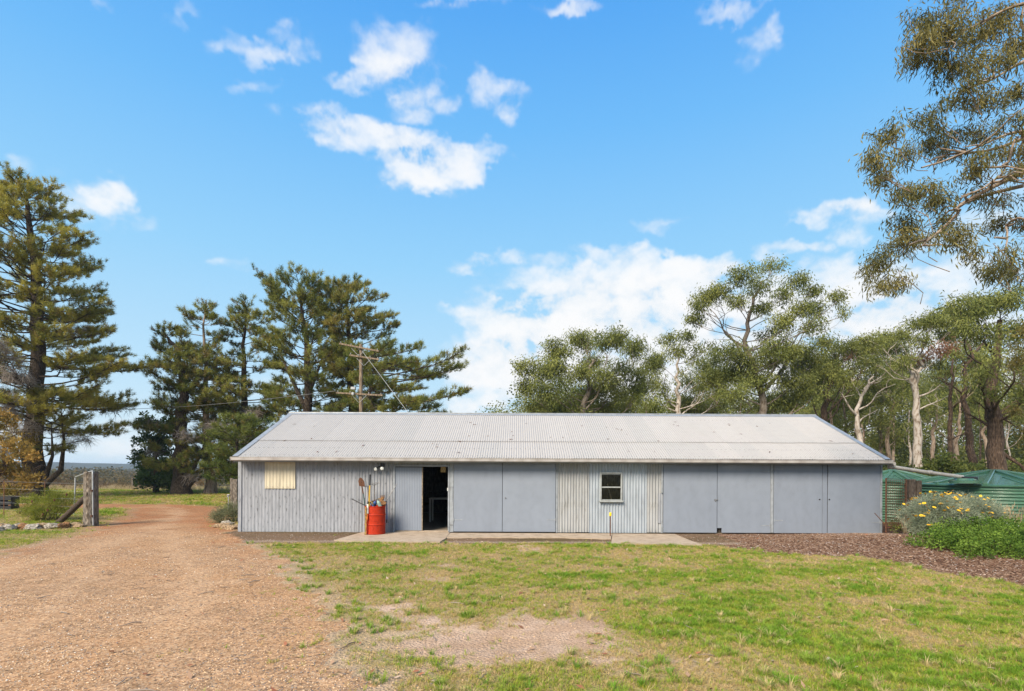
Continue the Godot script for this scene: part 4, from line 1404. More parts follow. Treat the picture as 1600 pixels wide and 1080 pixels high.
func drum_and_tools() -> void:
	var z := -16.35
	var base := Vector3(at(586, 836, 16.35).x, 0.035, z)
	var top := 0.84
	var o := thing("oil_drum", base, "orange red steel drum full of tools beside the shed door", "drum")
	drum_body(o, M.red, 0.305, top)
	# each tool stands in the drum; x and heights from the drum's foot
	var s := thing("shovel", base, "shovel standing blade up in the red drum", "shovel")
	var mb := MB.new()
	var a := Vector3(-0.2, 0.1, 0.05)
	var b := Vector3(-0.38, 1.35, 0.0)
	mb.tube([a, a.lerp(b, 0.5), b], [0.016, 0.016, 0.014], 8)
	obj("handle", mb, M.green_handle, s)
	mb = MB.new()
	mb.tube([b + (a - b) * 0.12, b + Vector3(-0.03, 0.1, 0)], [0.02, 0.018], 8)
	mb.prism(PackedVector2Array([Vector2(-0.1, 0.0), Vector2(0.1, 0.0), Vector2(0.105, 0.16), Vector2(0.05, 0.25), Vector2(0, 0.28), Vector2(-0.06, 0.24), Vector2(-0.105, 0.15)]), b + Vector3(-0.02, 0.07, -0.01), Vector3(0.95, -0.1, 0.3).normalized(), Vector3(-0.1, 0.97, 0.2).normalized(), Vector3(0, 0, 0.006))
	obj("blade", mb, M.rust, s)
	s = thing("garden_fork", base, "fork with steel tines standing beside the shovel in the drum", "fork")
	mb = MB.new()
	a = Vector3(-0.14, 0.1, -0.08)
	b = Vector3(-0.25, 1.28, -0.12)
	mb.tube([a, b], [0.016, 0.015], 8)
	obj("handle", mb, M.post, s)
	mb = MB.new()
	mb.tube([b, b + Vector3(-0.01, 0.14, 0)], [0.018, 0.014], 8)
	mb.tube([b + Vector3(-0.13, 0.13, 0.0), b + Vector3(0.12, 0.16, 0)], [0.011, 0.011], 6)
	for q in 4:
		mb.tube([b + Vector3(-0.12 + 0.08 * q, 0.14, 0), b + Vector3(-0.12 + 0.085 * q, 0.26, 0.03), b + Vector3(-0.125 + 0.09 * q, 0.36, 0.01)], [0.008, 0.007, 0.003], 5)
	obj("tines", mb, M.steel, s)
	s = thing("crowbar", base, "dark steel bar poking sideways out of the red drum", "crowbar")
	mb = MB.new()
	mb.tube([Vector3(-0.05, 0.72, 0.1), Vector3(-0.3, 0.86, 0.08), Vector3(-0.66, 1.03, 0.05)], [0.016, 0.016, 0.014], 8)
	mb.rbox(Vector3(-0.675, 1.037, 0.05), Vector3(0.05, 0.03, 0.03), 0.004, Basis(Vector3.FORWARD, 0.45))
	obj("bar", mb, M.black, s)
	s = thing("sledge_hammer", base, "long yellow handled tool with black grip in the drum", "sledge hammer")
	mb = MB.new()
	mb.tube([Vector3(-0.19, 0.12, 0.12), Vector3(-0.155, 0.9, 0.1), Vector3(-0.145, 1.48, 0.07)], [0.021, 0.021, 0.021], 10)
	obj("handle", mb, M.yellow, s)
	mb = MB.new()
	mb.tube([Vector3(-0.1452, 1.45, 0.07), Vector3(-0.142, 1.74, 0.06), Vector3(-0.141, 1.78, 0.06)], [0.023, 0.025, 0.032], 10)
	mb.tube([Vector3(-0.18, 0.98, 0.125), Vector3(-0.215, 0.82, 0.14)], [0.02, 0.02], 8)
	obj("grip", mb, M.black, s)
	s = thing("garden_rake", base, "thin wire rake head rising behind the yellow handle", "rake")
	mb = MB.new()
	mb.tube([Vector3(-0.02, 0.1, -0.12), Vector3(-0.08, 1.45, -0.2)], [0.012, 0.01], 8)
	obj("handle", mb, M.post, s)
	mb = MB.new()
	mb.tube([Vector3(-0.24, 1.5, -0.2), Vector3(0.12, 1.54, -0.2)], [0.006, 0.006], 5)
	for q in 9:
		mb.tube([Vector3(-0.08, 1.44, -0.2), Vector3(-0.24 + 0.045 * q, 1.5 + 0.005 * q, -0.2), Vector3(-0.25 + 0.048 * q, 1.52, -0.14)], [0.004, 0.003, 0.003], 4)
	obj("tines", mb, M.steel, s)
	s = thing("timber_stake", Vector3(base.x - 0.19, base.y, base.z + 0.33), "weathered yellow timber stake leaning against the drum's front", "stake")
	mb = MB.new()
	mb.rbox(Vector3(0.0, 0.41, 0.0), Vector3(0.05, 0.82, 0.03), 0.004, Basis(Vector3.FORWARD, 0.02) * Basis(Vector3.RIGHT, 0.02))
	obj("batten", mb, M.straw, s)
	s = thing("bow_saw", Vector3(base.x, base.y, base.z), "orange handled saw hanging down the drum's front", "saw")
	mb = MB.new()
	mb.tube([Vector3(-0.155, 0.62, 0.315), Vector3(-0.15, 0.5, 0.325), Vector3(-0.165, 0.42, 0.325)], [0.018, 0.022, 0.012], 8)
	obj("grip", mb, M.orange, s)
	mb = MB.new()
	mb.rbox(Vector3(-0.145, 0.77, 0.315), Vector3(0.045, 0.28, 0.008), 0.002)
	obj("blade", mb, M.white, s)
	s = thing("steel_picket", base, "grey steel picket leaning out of the drum towards the door", "picket")
	mb = MB.new()
	mb.tube([Vector3(0.1, 0.6, 0.0), Vector3(0.31, 0.98, -0.1)], [0.03, 0.024], 6)
	obj("sleeve", mb, M.black, s)
	mb = MB.new()
	mb.tube([Vector3(0.3, 0.97, -0.1), Vector3(0.6, 1.5, -0.25)], [0.014, 0.01], 6)
	obj("shaft", mb, M.steel, s)
	s = thing("rope_coil", base + Vector3(0.06, top - 0.02, 0.05), "heap of tan rope and brown straps in the drum's mouth", "rope")
	for q in 5:
		mb = MB.new()
		var pts := []
		for e in 13:
			var t := PI * e / 12.0
			pts.append(Vector3(-0.16 + 0.05 * q + 0.1 * cos(t), 0.03 + (0.12 + 0.02 * q) * sin(t), 0.1 - 0.06 * q + 0.05 * sin(t * 2.0)))
		var rr := []
		for e in 13:
			rr.append(0.014)
		mb.tube(pts, rr, 6)
		obj("strand", mb, [M.straw, M.log, M.rust, M.log, M.straw][q], s)
	for q in [[Vector3(0.02, 0.92, 0.13), M.blue, "blue plastic bottle in the drum's mouth", Vector3(0.55, 0, 0.4)], [Vector3(0.14, 0.93, 0.13), M.mint, "pale green plastic bottle in the drum's mouth", Vector3(0.3, 0, -0.35)]]:
		s = thing("bottle", base + q[0], q[2], "bottle")
		mb = MB.new()
		mb.lathe([Vector2(0, -0.13), Vector2(0.045, -0.13), Vector2(0.05, -0.12), Vector2(0.05, 0.02), Vector2(0.035, 0.06), Vector2(0.016, 0.075), Vector2(0.016, 0.1), Vector2(0.0, 0.1)], 16)
		obj("body", mb, q[1], s).rotation = Vector3(q[3].x, 0, -q[3].z)
	s = thing("work_gloves", base + Vector3(0.24, top + 0.1, 0.05), "crumpled orange brown leather gloves on the drum rim", "gloves")
	mb = MB.new()
	mb.stone(Vector3(0, 0.0, 0), Vector3(0.07, 0.11, 0.06), rng, 0.5, 2, Basis(Vector3.FORWARD, -0.5))
	mb.stone(Vector3(-0.03, 0.1, -0.02), Vector3(0.05, 0.07, 0.05), rng, 0.5, 2, Basis(Vector3.FORWARD, 0.4))
	obj("glove", mb, M.orange_rock, s)
	for q in 4:
		mb = MB.new()
		mb.tube([Vector3(-0.04 + 0.025 * q, 0.12, 0.0), Vector3(-0.06 + 0.035 * q, 0.19, 0.01), Vector3(-0.05 + 0.035 * q, 0.225, 0.03)], [0.012, 0.011, 0.008], 6)
		obj("finger", mb, M.orange_rock, s)
	s = thing("garden_hose", base, "blue hose hanging down behind the drum towards the door", "hose")
	mb = MB.new()
	mb.tube([Vector3(0.25, 0.95, -0.12), Vector3(0.325, 0.86, -0.1), Vector3(0.335, 0.6, -0.08), Vector3(0.33, 0.42, -0.08)], [0.016, 0.016, 0.018, 0.022], 8)
	obj("tube", mb, M.blue, s)
	mb = MB.new()
	mb.tube([Vector3(0.33, 0.42, -0.08), Vector3(0.325, 0.32, -0.08)], [0.026, 0.022], 8)
	obj("nozzle", mb, M.black, s)


# ---------- plants ----------
var leaf_mesh := {}


func make_leaf_meshes() -> void:
	var r := RandomNumberGenerator.new()
	r.seed = 8
	# hanging gum leaves on a twig; far trees wear a coarser spray than the near one
	for q in [["gum_far", 20, 0.3, 0.2, 0.052], ["gum_near", 16, 0.17, 0.145, 0.024], ["gum_mid", 20, 0.27, 0.16, 0.04]]:
		var mb := MB.new()
		for i in int(q[1]):
			var o := Vector3(r.randfn(0, 0.5), r.randfn(0, 0.45), r.randfn(0, 0.5)) * float(q[2])
			var d := Vector3(r.randfn(0, 0.55), -1.0 + r.randfn(0, 0.4), r.randfn(0, 0.55)).normalized()
			var s := d.cross(Vector3(r.randfn(0, 1), r.randfn(0, 0.4), r.randfn(0, 1)).normalized()).normalized()
			var m := d.cross(s)
			var l: float = q[3] * r.randf_range(0.7, 1.25)
			var w: float = q[4] * r.randf_range(0.7, 1.2)
			mb.quad(o, o + d * l * 0.4 + s * w * 0.5 + m * w * 0.3, o + d * l + s * w * 0.3, o + d * l * 0.45 - s * w * 0.5 + m * w * 0.1, m)
		leaf_mesh[q[0]] = mb.mesh()
	# round leaved spray for shrubs and ground cover
	for q in [["broad", 16, 0.14, 0.09, 0.045], ["narrow", 22, 0.12, 0.1, 0.012], ["broad_far", 18, 0.3, 0.2, 0.11]]:
		var mb := MB.new()
		for i in int(q[1]):
			var d := Vector3(r.randfn(0, 1), r.randfn(0.5, 0.6), r.randfn(0, 1)).normalized()
			var o := d * r.randf_range(0.1, 1.0) * float(q[2])
			d = (d + Vector3(r.randfn(0, 0.4), r.randfn(0.1, 0.4), r.randfn(0, 0.4))).normalized()
			var s := d.cross(Vector3(r.randfn(0, 1), r.randfn(0, 1), r.randfn(0, 1)).normalized()).normalized()
			var m := d.cross(s)
			var l: float = q[3] * r.randf_range(0.7, 1.25)
			var w: float = q[4] * r.randf_range(0.7, 1.2)
			mb.quad(o, o + d * l * 0.5 + s * w * 0.5 + m * w * 0.2, o + d * l, o + d * l * 0.5 - s * w * 0.5 + m * w * 0.2, m)
		leaf_mesh[q[0]] = mb.mesh()
	# a whole leafy bough for woods seen from far off
	var cl := MB.new()
	for i in 90:
		var o := Vector3(r.randfn(0, 0.45), r.randfn(0, 0.33), r.randfn(0, 0.45))
		var d := Vector3(r.randfn(0, 1), r.randfn(0, 0.8), r.randfn(0, 1)).normalized()
		var s := d.cross(Vector3(r.randfn(0, 1), r.randfn(0, 1), r.randfn(0, 1)).normalized()).normalized()
		cl.quad(o - d * 0.07, o + s * 0.045, o + d * 0.07, o - s * 0.045, d.cross(s))
	leaf_mesh["bough"] = cl.mesh()
	# tuft of pine needles round a shoot that grows along y
	var mb := MB.new()
	for i in 40:
		var t := r.randf() * TAU
		var y := r.randf_range(-0.1, 0.26)
		var d := Vector3(cos(t), r.randf_range(0.1, 1.3), sin(t)).normalized()
		var s := d.cross(Vector3(r.randfn(0, 1), r.randfn(0, 1), r.randfn(0, 1)).normalized()).normalized() * 0.015
		var o := Vector3(0, y, 0)
		mb.tri(o - s, o + s, o + d * r.randf_range(0.16, 0.3), d.cross(s))
	leaf_mesh["pine"] = mb.mesh()
	# bare twiglets
	mb = MB.new()
	for i in 9:
		var d := Vector3(r.randfn(0, 1), r.randfn(0.3, 0.7), r.randfn(0, 1)).normalized()
		var o := Vector3(r.randfn(0, 0.1), r.randfn(0, 0.1), r.randfn(0, 0.1))
		mb.tube([o, o + d * 0.3 + Vector3(r.randfn(0, 0.04), r.randfn(0, 0.04), 0), o + d * 0.55], [0.011, 0.008, 0.004], 3, false)
	leaf_mesh["twig"] = mb.mesh()


func mixc(a: Color, b: Color, r: RandomNumberGenerator) -> Color:
	return a.lerp(b, r.randf())


func curve(a: Vector3, b: Vector3, lift: float, wob: float, cnt: int, r: RandomNumberGenerator) -> Array:
	var out := []
	var side := Vector3(r.randfn(0, 1), r.randfn(0, 0.5), r.randfn(0, 1)) * wob * (b - a).length()
	var side2 := Vector3(r.randfn(0, 1), r.randfn(0, 0.5), r.randfn(0, 1)) * wob * 0.6 * (b - a).length()
	for i in cnt + 1:
		var t := float(i) / cnt
		out.append(a.lerp(b, t) + Vector3(0, lift * sin(PI * t), 0) + side * sin(PI * t) + side2 * sin(TAU * t))
	return out


func taper(r0: float, r1: float, cnt: int) -> Array:
	var out := []
	for i in cnt + 1:
		out.append(lerpf(r0, r1, pow(float(i) / cnt, 0.8)))
	return out


func along(path: Array, t: float) -> Vector3:
	var f := clampf(t, 0, 1) * (path.size() - 1)
	var i := mini(int(f), path.size() - 2)
	return path[i].lerp(path[i + 1], f - i)


# A gum: a trunk along path (bearings at distance z), and clumps of leaves [px, py, half width, half height, which leaf colour, density]
# that limbs grow out to.
func gum(called: String, label: String, group: String, z: float, path: Array, r0: float, clumps: Array, o := {}) -> Node3D:
	var r := RandomNumberGenerator.new()
	r.seed = o.get("seed", int(clumps[0][0]) if clumps.size() else 7)
	var pts := []
	for q in path:
		pts.append(at(q[0], q[1], z + (q[2] if q.size() > 2 else 0.0)))
	var base: Vector3 = pts[0]
	base.y = height(base.x, base.z) - 0.1
	if pts[0].y > base.y + 0.4:
		pts.push_front(base)
	var t := thing(called, base, label, o.get("category", "tree"), group)
	for i in pts.size():
		pts[i] -= base
	var smooth := []
	var wob: float = o.get("wobble", 0.12)
	for i in 4 * (pts.size() - 1) + 1:
		var p := along(pts, i / (4.0 * (pts.size() - 1)))
		smooth.append(p + Vector3(r.randfn(0, 1), 0, r.randfn(0, 1)) * wob * (0.0 if i == 0 else 1.0))
	var rad := []
	for i in smooth.size():
		var q := float(i) / (smooth.size() - 1)
		rad.append(r0 * (1.0 - 0.78 * q) * (1.0 + 0.35 * exp(-q * 14.0)))
	var mb := MB.new()
	mb.tube(smooth, rad, o.get("sides", 9), false)
	obj("trunk", mb, o.get("bark", M.tan_bark), t)
	var limbs := MB.new()
	var where := [[], []]
	var cols := [[], []]
	var spray: float = o.get("spray", 1.0)
	var cut := FastNoiseLite.new()
	cut.seed = r.randi() % 9999
	cut.frequency = o.get("gap_freq", 0.45)
	var gaps: float = o.get("gaps", 0.12)
	var c0: Color = o.get("c0", Color(0.075, 0.085, 0.035))
	var c1: Color = o.get("c1", Color(0.13, 0.135, 0.055))
	var d0: Color = o.get("d0", Color(0.22, 0.12, 0.075))
	var d1: Color = o.get("d1", Color(0.3, 0.18, 0.12))
	var dens: float = o.get("density", 30.0) * 2.0
	for q in clumps:
		var dz := r.randfn(0, 1.0) * float(o.get("deep", 1.3))
		var ctr := at(q[0], q[1], z + dz) - base
		var rx: float = q[2] * z / FOCAL
		var ry: float = q[3] * z / FOCAL
		var rz := rx * 0.9
		# the limb that bears the clump leaves the trunk well below it
		var ti := 1.0
		for s in 21:
			var p := along(smooth, s / 20.0)
			if p.y > ctr.y - ry - 0.55 * Vector2(p.x - ctr.x, p.z - ctr.z).length():
				ti = s / 20.0
				break
		ti = clampf(ti, 0.25, 1.0)
		var a := along(smooth, ti)
		var rr := maxf(0.025, r0 * (1.0 - 0.78 * ti) * 0.24)
		var limb := curve(a, ctr - Vector3(0, ry * 0.5, 0), -0.06 * (ctr - a).length(), 0.08, 6, r)
		if o.get("bare", true):
			limbs.tube(limb, taper(rr, rr * 0.35, 6), 6, false)
		var which := int(q[4]) if q.size() > 4 else 0
		var count := int(dens * (q[5] if q.size() > 5 else 1.0) * (rx * ry * 0.6 + rx * rz * 0.4) / (spray * spray)) + 6
		var twigs := int(clampf(rx * 3.0, 3, 8))
		var tips := []
		for s in twigs:
			var d := Vector3(r.randfn(0, 1), r.randfn(0.25, 0.8), r.randfn(0, 1)).normalized() * r.randf_range(0.45, 0.9)
			var tip := ctr + d * Vector3(rx, ry, rz)
			var from := along(limb, r.randf_range(float(o.get("twig_from", 0.55)), 1.0))
			limbs.tube(curve(from, tip, 0.0, 0.1, 4, r), taper(minf(rr * 0.4, float(o.get("twig", 0.03))), 0.006, 4), 4, false)
			tips.append(tip)
		for s in count:
			var d := Vector3(r.randfn(0, 1), r.randfn(0, 1), r.randfn(0, 1)).normalized() * pow(r.randf(), 0.45)
			var p := ctr + d * Vector3(rx, ry, rz) * (1.0 + 0.25 * cut.get_noise_3dv(ctr + d * 3.0))
			if s % 3 == 0:
				p = p.lerp(tips[r.randi() % twigs], r.randf_range(0.3, 0.9))
			if cut.get_noise_3dv((p + base) * 1.0) < gaps - 0.36:
				continue
			var sc := spray * r.randf_range(0.7, 1.3)
			var b := Basis.from_euler(Vector3(r.randfn(0, 0.35), r.randf() * TAU, r.randfn(0, 0.35))).scaled_local(Vector3.ONE * sc)
			where[which].append(Transform3D(b, p))
			var tone := clampf(0.5 + 0.9 * cut.get_noise_3dv(p * 0.6 + Vector3(50, 0, 0)) + r.randfn(0, 0.22), 0, 1)
			cols[which].append(c0.lerp(c1, tone) if which == 0 else d0.lerp(d1, tone))
	# dead bare branches
	for q in o.get("dead", []):
		var a := at(q[0], q[1], z) - base
		var b := at(q[2], q[3], z + r.randfn(0, 0.5)) - base
		var l := curve(a, b, 0.0, 0.09, 6, r)
		limbs.tube(l, taper(q[4] if q.size() > 4 else 0.07, 0.015, 6), 6, false)
		for s in 4:
			var f := along(l, r.randf_range(0.35, 0.95))
			var e := f + ((b - a).normalized() + Vector3(r.randfn(0, 0.8), r.randfn(0.2, 0.6), r.randfn(0, 0.8))).normalized() * (b - a).length() * r.randf_range(0.2, 0.45)
			limbs.tube(curve(f, e, 0.0, 0.1, 4, r), taper(0.028, 0.008, 4), 4, false)
	if limbs.v.size():
		var lo := obj("branches", limbs, o.get("limb_bark", o.get("bark", M.tan_bark)), t)
		lo.set_meta("kind", "stuff")
	if where[0].size():
		scatter("crown", leaf_mesh[o.get("mesh", "gum_far")], o.get("leaf", M.leaf), where[0], cols[0], t)
	if where[1].size():
		scatter("dead_leaves", leaf_mesh[o.get("mesh", "gum_far")], M.leaf, where[1], cols[1], t)
	leaves_made += where[0].size() + where[1].size()
	return t


var leaves_made := 0


# A pine: whorls of branches whose reach to either side follows prof [py, left, right]; tufts of needles along their outer parts
func pine(called: String, label: String, group: String, z: float, path: Array, r0: float, prof: Array, o := {}) -> Node3D:
	var r := RandomNumberGenerator.new()
	r.seed = o.get("seed", int(path[0][0]) + 3)
	var pts := []
	for q in path:
		pts.append(at(q[0], q[1], z + (q[2] if q.size() > 2 else 0.0)))
	var base: Vector3 = pts[0]
	base.y = height(base.x, base.z) - 0.1
	if pts[0].y > base.y + 0.4:
		pts.push_front(base)
	else:
		pts[0] = base
	var t := thing(called, base, label, "tree", group)
	for i in pts.size():
		pts[i] -= base
	var smooth := []
	for i in 4 * (pts.size() - 1) + 1:
		smooth.append(along(pts, i / (4.0 * (pts.size() - 1))) + Vector3(r.randfn(0, 1), 0, r.randfn(0, 1)) * (0.0 if i == 0 else 0.06))
	var rad := []
	for i in smooth.size():
		var q := float(i) / (smooth.size() - 1)
		rad.append(r0 * pow(1.0 - 0.95 * q, 0.8) * (1.0 + 0.5 * exp(-q * 22.0)))
	var mb := MB.new()
	mb.tube(smooth, rad, 10, false)
	for q in o.get("stems", []):
		var sp := []
		for e in q[1]:
			sp.append(at(e[0], e[1], z + (e[2] if e.size() > 2 else 0.0)) - base)
		mb.tube(sp, taper(q[0], q[0] * 0.08, sp.size() - 1), 8, false)
	obj("trunk", mb, o.get("bark", M.pine_bark), t)
	var limbs := MB.new()
	var where := []
	var cols := []
	var dead_w := []
	var dead_c := []
	var c0: Color = o.get("c0", Color(0.06, 0.085, 0.032))
	var c1: Color = o.get("c1", Color(0.11, 0.125, 0.04))
	var brown: float = o.get("brown", 0.1)
	var step: float = o.get("step", 0.62)
	var tuft: float = o.get("tuft", 1.0)
	var keep: float = o.get("keep", 0.82)
	var rise: float = o.get("rise", 0.35)
	var y0: float = at(0, prof[-1][0], z).y - base.y
	var y1: float = at(0, prof[0][0], z).y - base.y
	var top: Vector3 = smooth[-1]
	var y := y0
	while y < y1 + 0.2:
		var py: float = lerpf(prof[-1][0], prof[0][0], clampf((y - y0) / (y1 - y0), 0, 1))
		var i := 0
		while i < prof.size() - 2 and prof[i + 1][0] < py:
			i += 1
		var f := clampf((py - prof[i][0]) / (prof[i + 1][0] - prof[i][0]), 0, 1)
		var left: float = lerpf(prof[i][1], prof[i + 1][1], f) * z / FOCAL
		var right: float = lerpf(prof[i][2], prof[i + 1][2], f) * z / FOCAL
		var ti := 0.0
		for s in 41:
			ti = s / 40.0
			if along(smooth, ti).y >= y:
				break
		var hub := along(smooth, ti)
		var turn := r.randf() * TAU
		var cnt := r.randi_range(6, 8)
		var up_here := (y - y0) / maxf(y1 - y0, 0.1)
		for k in cnt:
			if r.randf() > keep:
				continue
			var az := turn + TAU * k / cnt + r.randfn(0, 0.2)
			var side := cos(az)
			var l := lerpf(left, right, 0.5 + 0.5 * side) * r.randf_range(0.55, 1.1)
			if l < 0.25:
				l = 0.25
			var dir := Vector3(cos(az), rise * (0.25 + 0.95 * up_here * up_here) + r.randfn(0, 0.17), sin(az)).normalized()
			var a := along(smooth, ti + r.randf_range(-0.035, 0.025))
			var e := a + dir * l
			var droop: float = -0.09 * l * (1.0 - up_here)
			var br := curve(a, e, droop, 0.04, 6, r)
			var thick := clampf(0.014 + 0.01 * l, 0.012, 0.1)
			limbs.tube(br, taper(thick, 0.014, 6), 5, false)
			var is_dead: bool = r.randf() < o.get("dead", 0.0) * (1.0 - smoothstep(0.15, 0.5, up_here))
			var bare_in: float = o.get("bare_in", 0.4)
			var n_side := int(l * 2.6) + 2
			for s in n_side:
				var q := lerpf(bare_in, 1.0, pow((s + r.randf()) / n_side, 0.8))
				var p := along(br, q)
				var sd := (1.0 if s % 2 == 0 else -1.0) * r.randf_range(0.5, 1.1)
				var d2 := (dir + dir.cross(Vector3.UP).normalized() * sd + Vector3(0, r.randf_range(-0.05, 0.5), 0)).normalized()
				var l2 := minf((0.35 + 0.32 * l * (1.05 - q)) * r.randf_range(0.6, 1.1), 1.7)
				var tip := p + d2 * l2
				limbs.tube([p, p.lerp(tip, 0.5) - Vector3(0, 0.04 * l2, 0), tip], [thick * 0.4, 0.014, 0.008], 3, false)
				var tn := 2 + int(l2 * 3.4)
				for w in tn:
					var g := p.lerp(tip, lerpf(0.45, 1.05, (w + 1.0) / tn)) + Vector3(r.randfn(0, 0.13), r.randfn(0, 0.1), r.randfn(0, 0.13))
					var yd := (d2 + Vector3(r.randfn(0, 0.35), r.randf_range(0.2, 0.9), r.randfn(0, 0.35))).normalized()
					var xd := yd.cross(Vector3(r.randfn(0, 1), 0.1, r.randfn(0, 1)).normalized()).normalized()
					var sc := tuft * r.randf_range(0.55, 0.95)
					var bb := Basis(xd, yd, xd.cross(yd)).scaled_local(Vector3.ONE * sc)
					if is_dead:
						dead_w.append(Transform3D(bb, g))
						dead_c.append(Color(0.2, 0.165, 0.14).lerp(Color(0.3, 0.27, 0.25), r.randf()))
						continue
					where.append(Transform3D(bb, g))
					var c := c0.lerp(c1, clampf(0.5 + 1.0 * na.get_noise_3dv((g + base) * 0.9) + r.randfn(0, 0.25), 0, 1))
					if r.randf() < brown:
						c = c.lerp(Color(0.26, 0.19, 0.07), 0.7)
					cols.append(c)
		y += step * r.randf_range(0.75, 1.25)
	# leader
	for s in 7:
		where.append(Transform3D(Basis.from_euler(Vector3(r.randfn(0, 0.4), r.randf() * TAU, r.randfn(0, 0.4))).scaled_local(Vector3.ONE * tuft), top - Vector3(0, 0.12 * s, 0)))
		cols.append(c1)
	obj("branches", limbs, o.get("limb_bark", o.get("bark", M.pine_bark)), t).set_meta("kind", "stuff")
	scatter("needles", leaf_mesh["pine"], M.needle, where, cols, t)
	if dead_w.size():
		scatter("dead_twigs", leaf_mesh["twig"], M.tinted, dead_w, dead_c, t)
	leaves_made += where.size()
	return t


# A low dome of foliage made of lumps [x, y, z, rx, ry, rz] about its base, on a few stems
func shrub(called: String, label: String, group: String, base: Vector3, lumps: Array, mesh: String, density: float, sc: float, c0: Color, c1: Color, o := {}) -> Node3D:
	var r := RandomNumberGenerator.new()
	r.seed = o.get("seed", int(absf(base.x) * 100))
	var t := thing(called, base, label, o.get("category", "shrub"), group)
	var st := MB.new()
	var where := []
	var cols := []
	var cut := FastNoiseLite.new()
	cut.seed = r.randi() % 9999
	cut.frequency = o.get("freq", 1.6)
	for q in lumps:
		var ctr := Vector3(q[0], q[1], q[2])
		var rad := Vector3(q[3], q[4], q[5])
		for s in int(o.get("stems", 5)):
			var d := Vector3(r.randfn(0, 1), r.randf_range(0.1, 1.0), r.randfn(0, 1)).normalized() * 0.8
			st.tube(curve(Vector3(q[0] * 0.5 + r.randfn(0, 0.05), 0.0, q[2] * 0.5 + r.randfn(0, 0.05)), ctr + d * rad, 0.0, 0.1, 4, r), taper(o.get("thick", 0.014), 0.004, 4), 4, false)
		var count := int(density * (rad.x * rad.y + rad.x * rad.z + rad.y * rad.z) / (sc * sc))
		for s in count:
			var d := Vector3(r.randfn(0, 1), r.randfn(0.1, 1), r.randfn(0, 1)).normalized() * pow(r.randf(), 0.4)
			var p := ctr + d * rad * (1.0 + 0.3 * cut.get_noise_3dv(ctr + d * rad))
			if p.y + base.y < height(p.x + base.x, p.z + base.z) - 0.02 or cut.get_noise_3dv(p * 1.3 + Vector3(9, 9, 9)) < -0.32:
				continue
			var b := Basis.from_euler(Vector3(r.randfn(0, 0.5), r.randf() * TAU, r.randfn(0, 0.5)))
			if o.get("outward", true):
				var yd := (d + Vector3(r.randfn(0, 0.4), 0.6 + r.randfn(0, 0.3), r.randfn(0, 0.4))).normalized()
				var xd := yd.cross(Vector3(r.randfn(0, 1), 0.1, r.randfn(0, 1)).normalized()).normalized()
				b = Basis(xd, yd, xd.cross(yd))
			where.append(Transform3D(b.scaled_local(Vector3.ONE * sc * r.randf_range(0.7, 1.25)), p))
			cols.append(c0.lerp(c1, clampf(0.5 + 0.9 * cut.get_noise_3dv(p * 0.8) + r.randfn(0, 0.25), 0, 1)))
	obj("stems", st, o.get("bark", M.log), t).set_meta("kind", "stuff")
	scatter("foliage", leaf_mesh[mesh], M.leaf, where, cols, t)
	leaves_made += where.size()
	return t


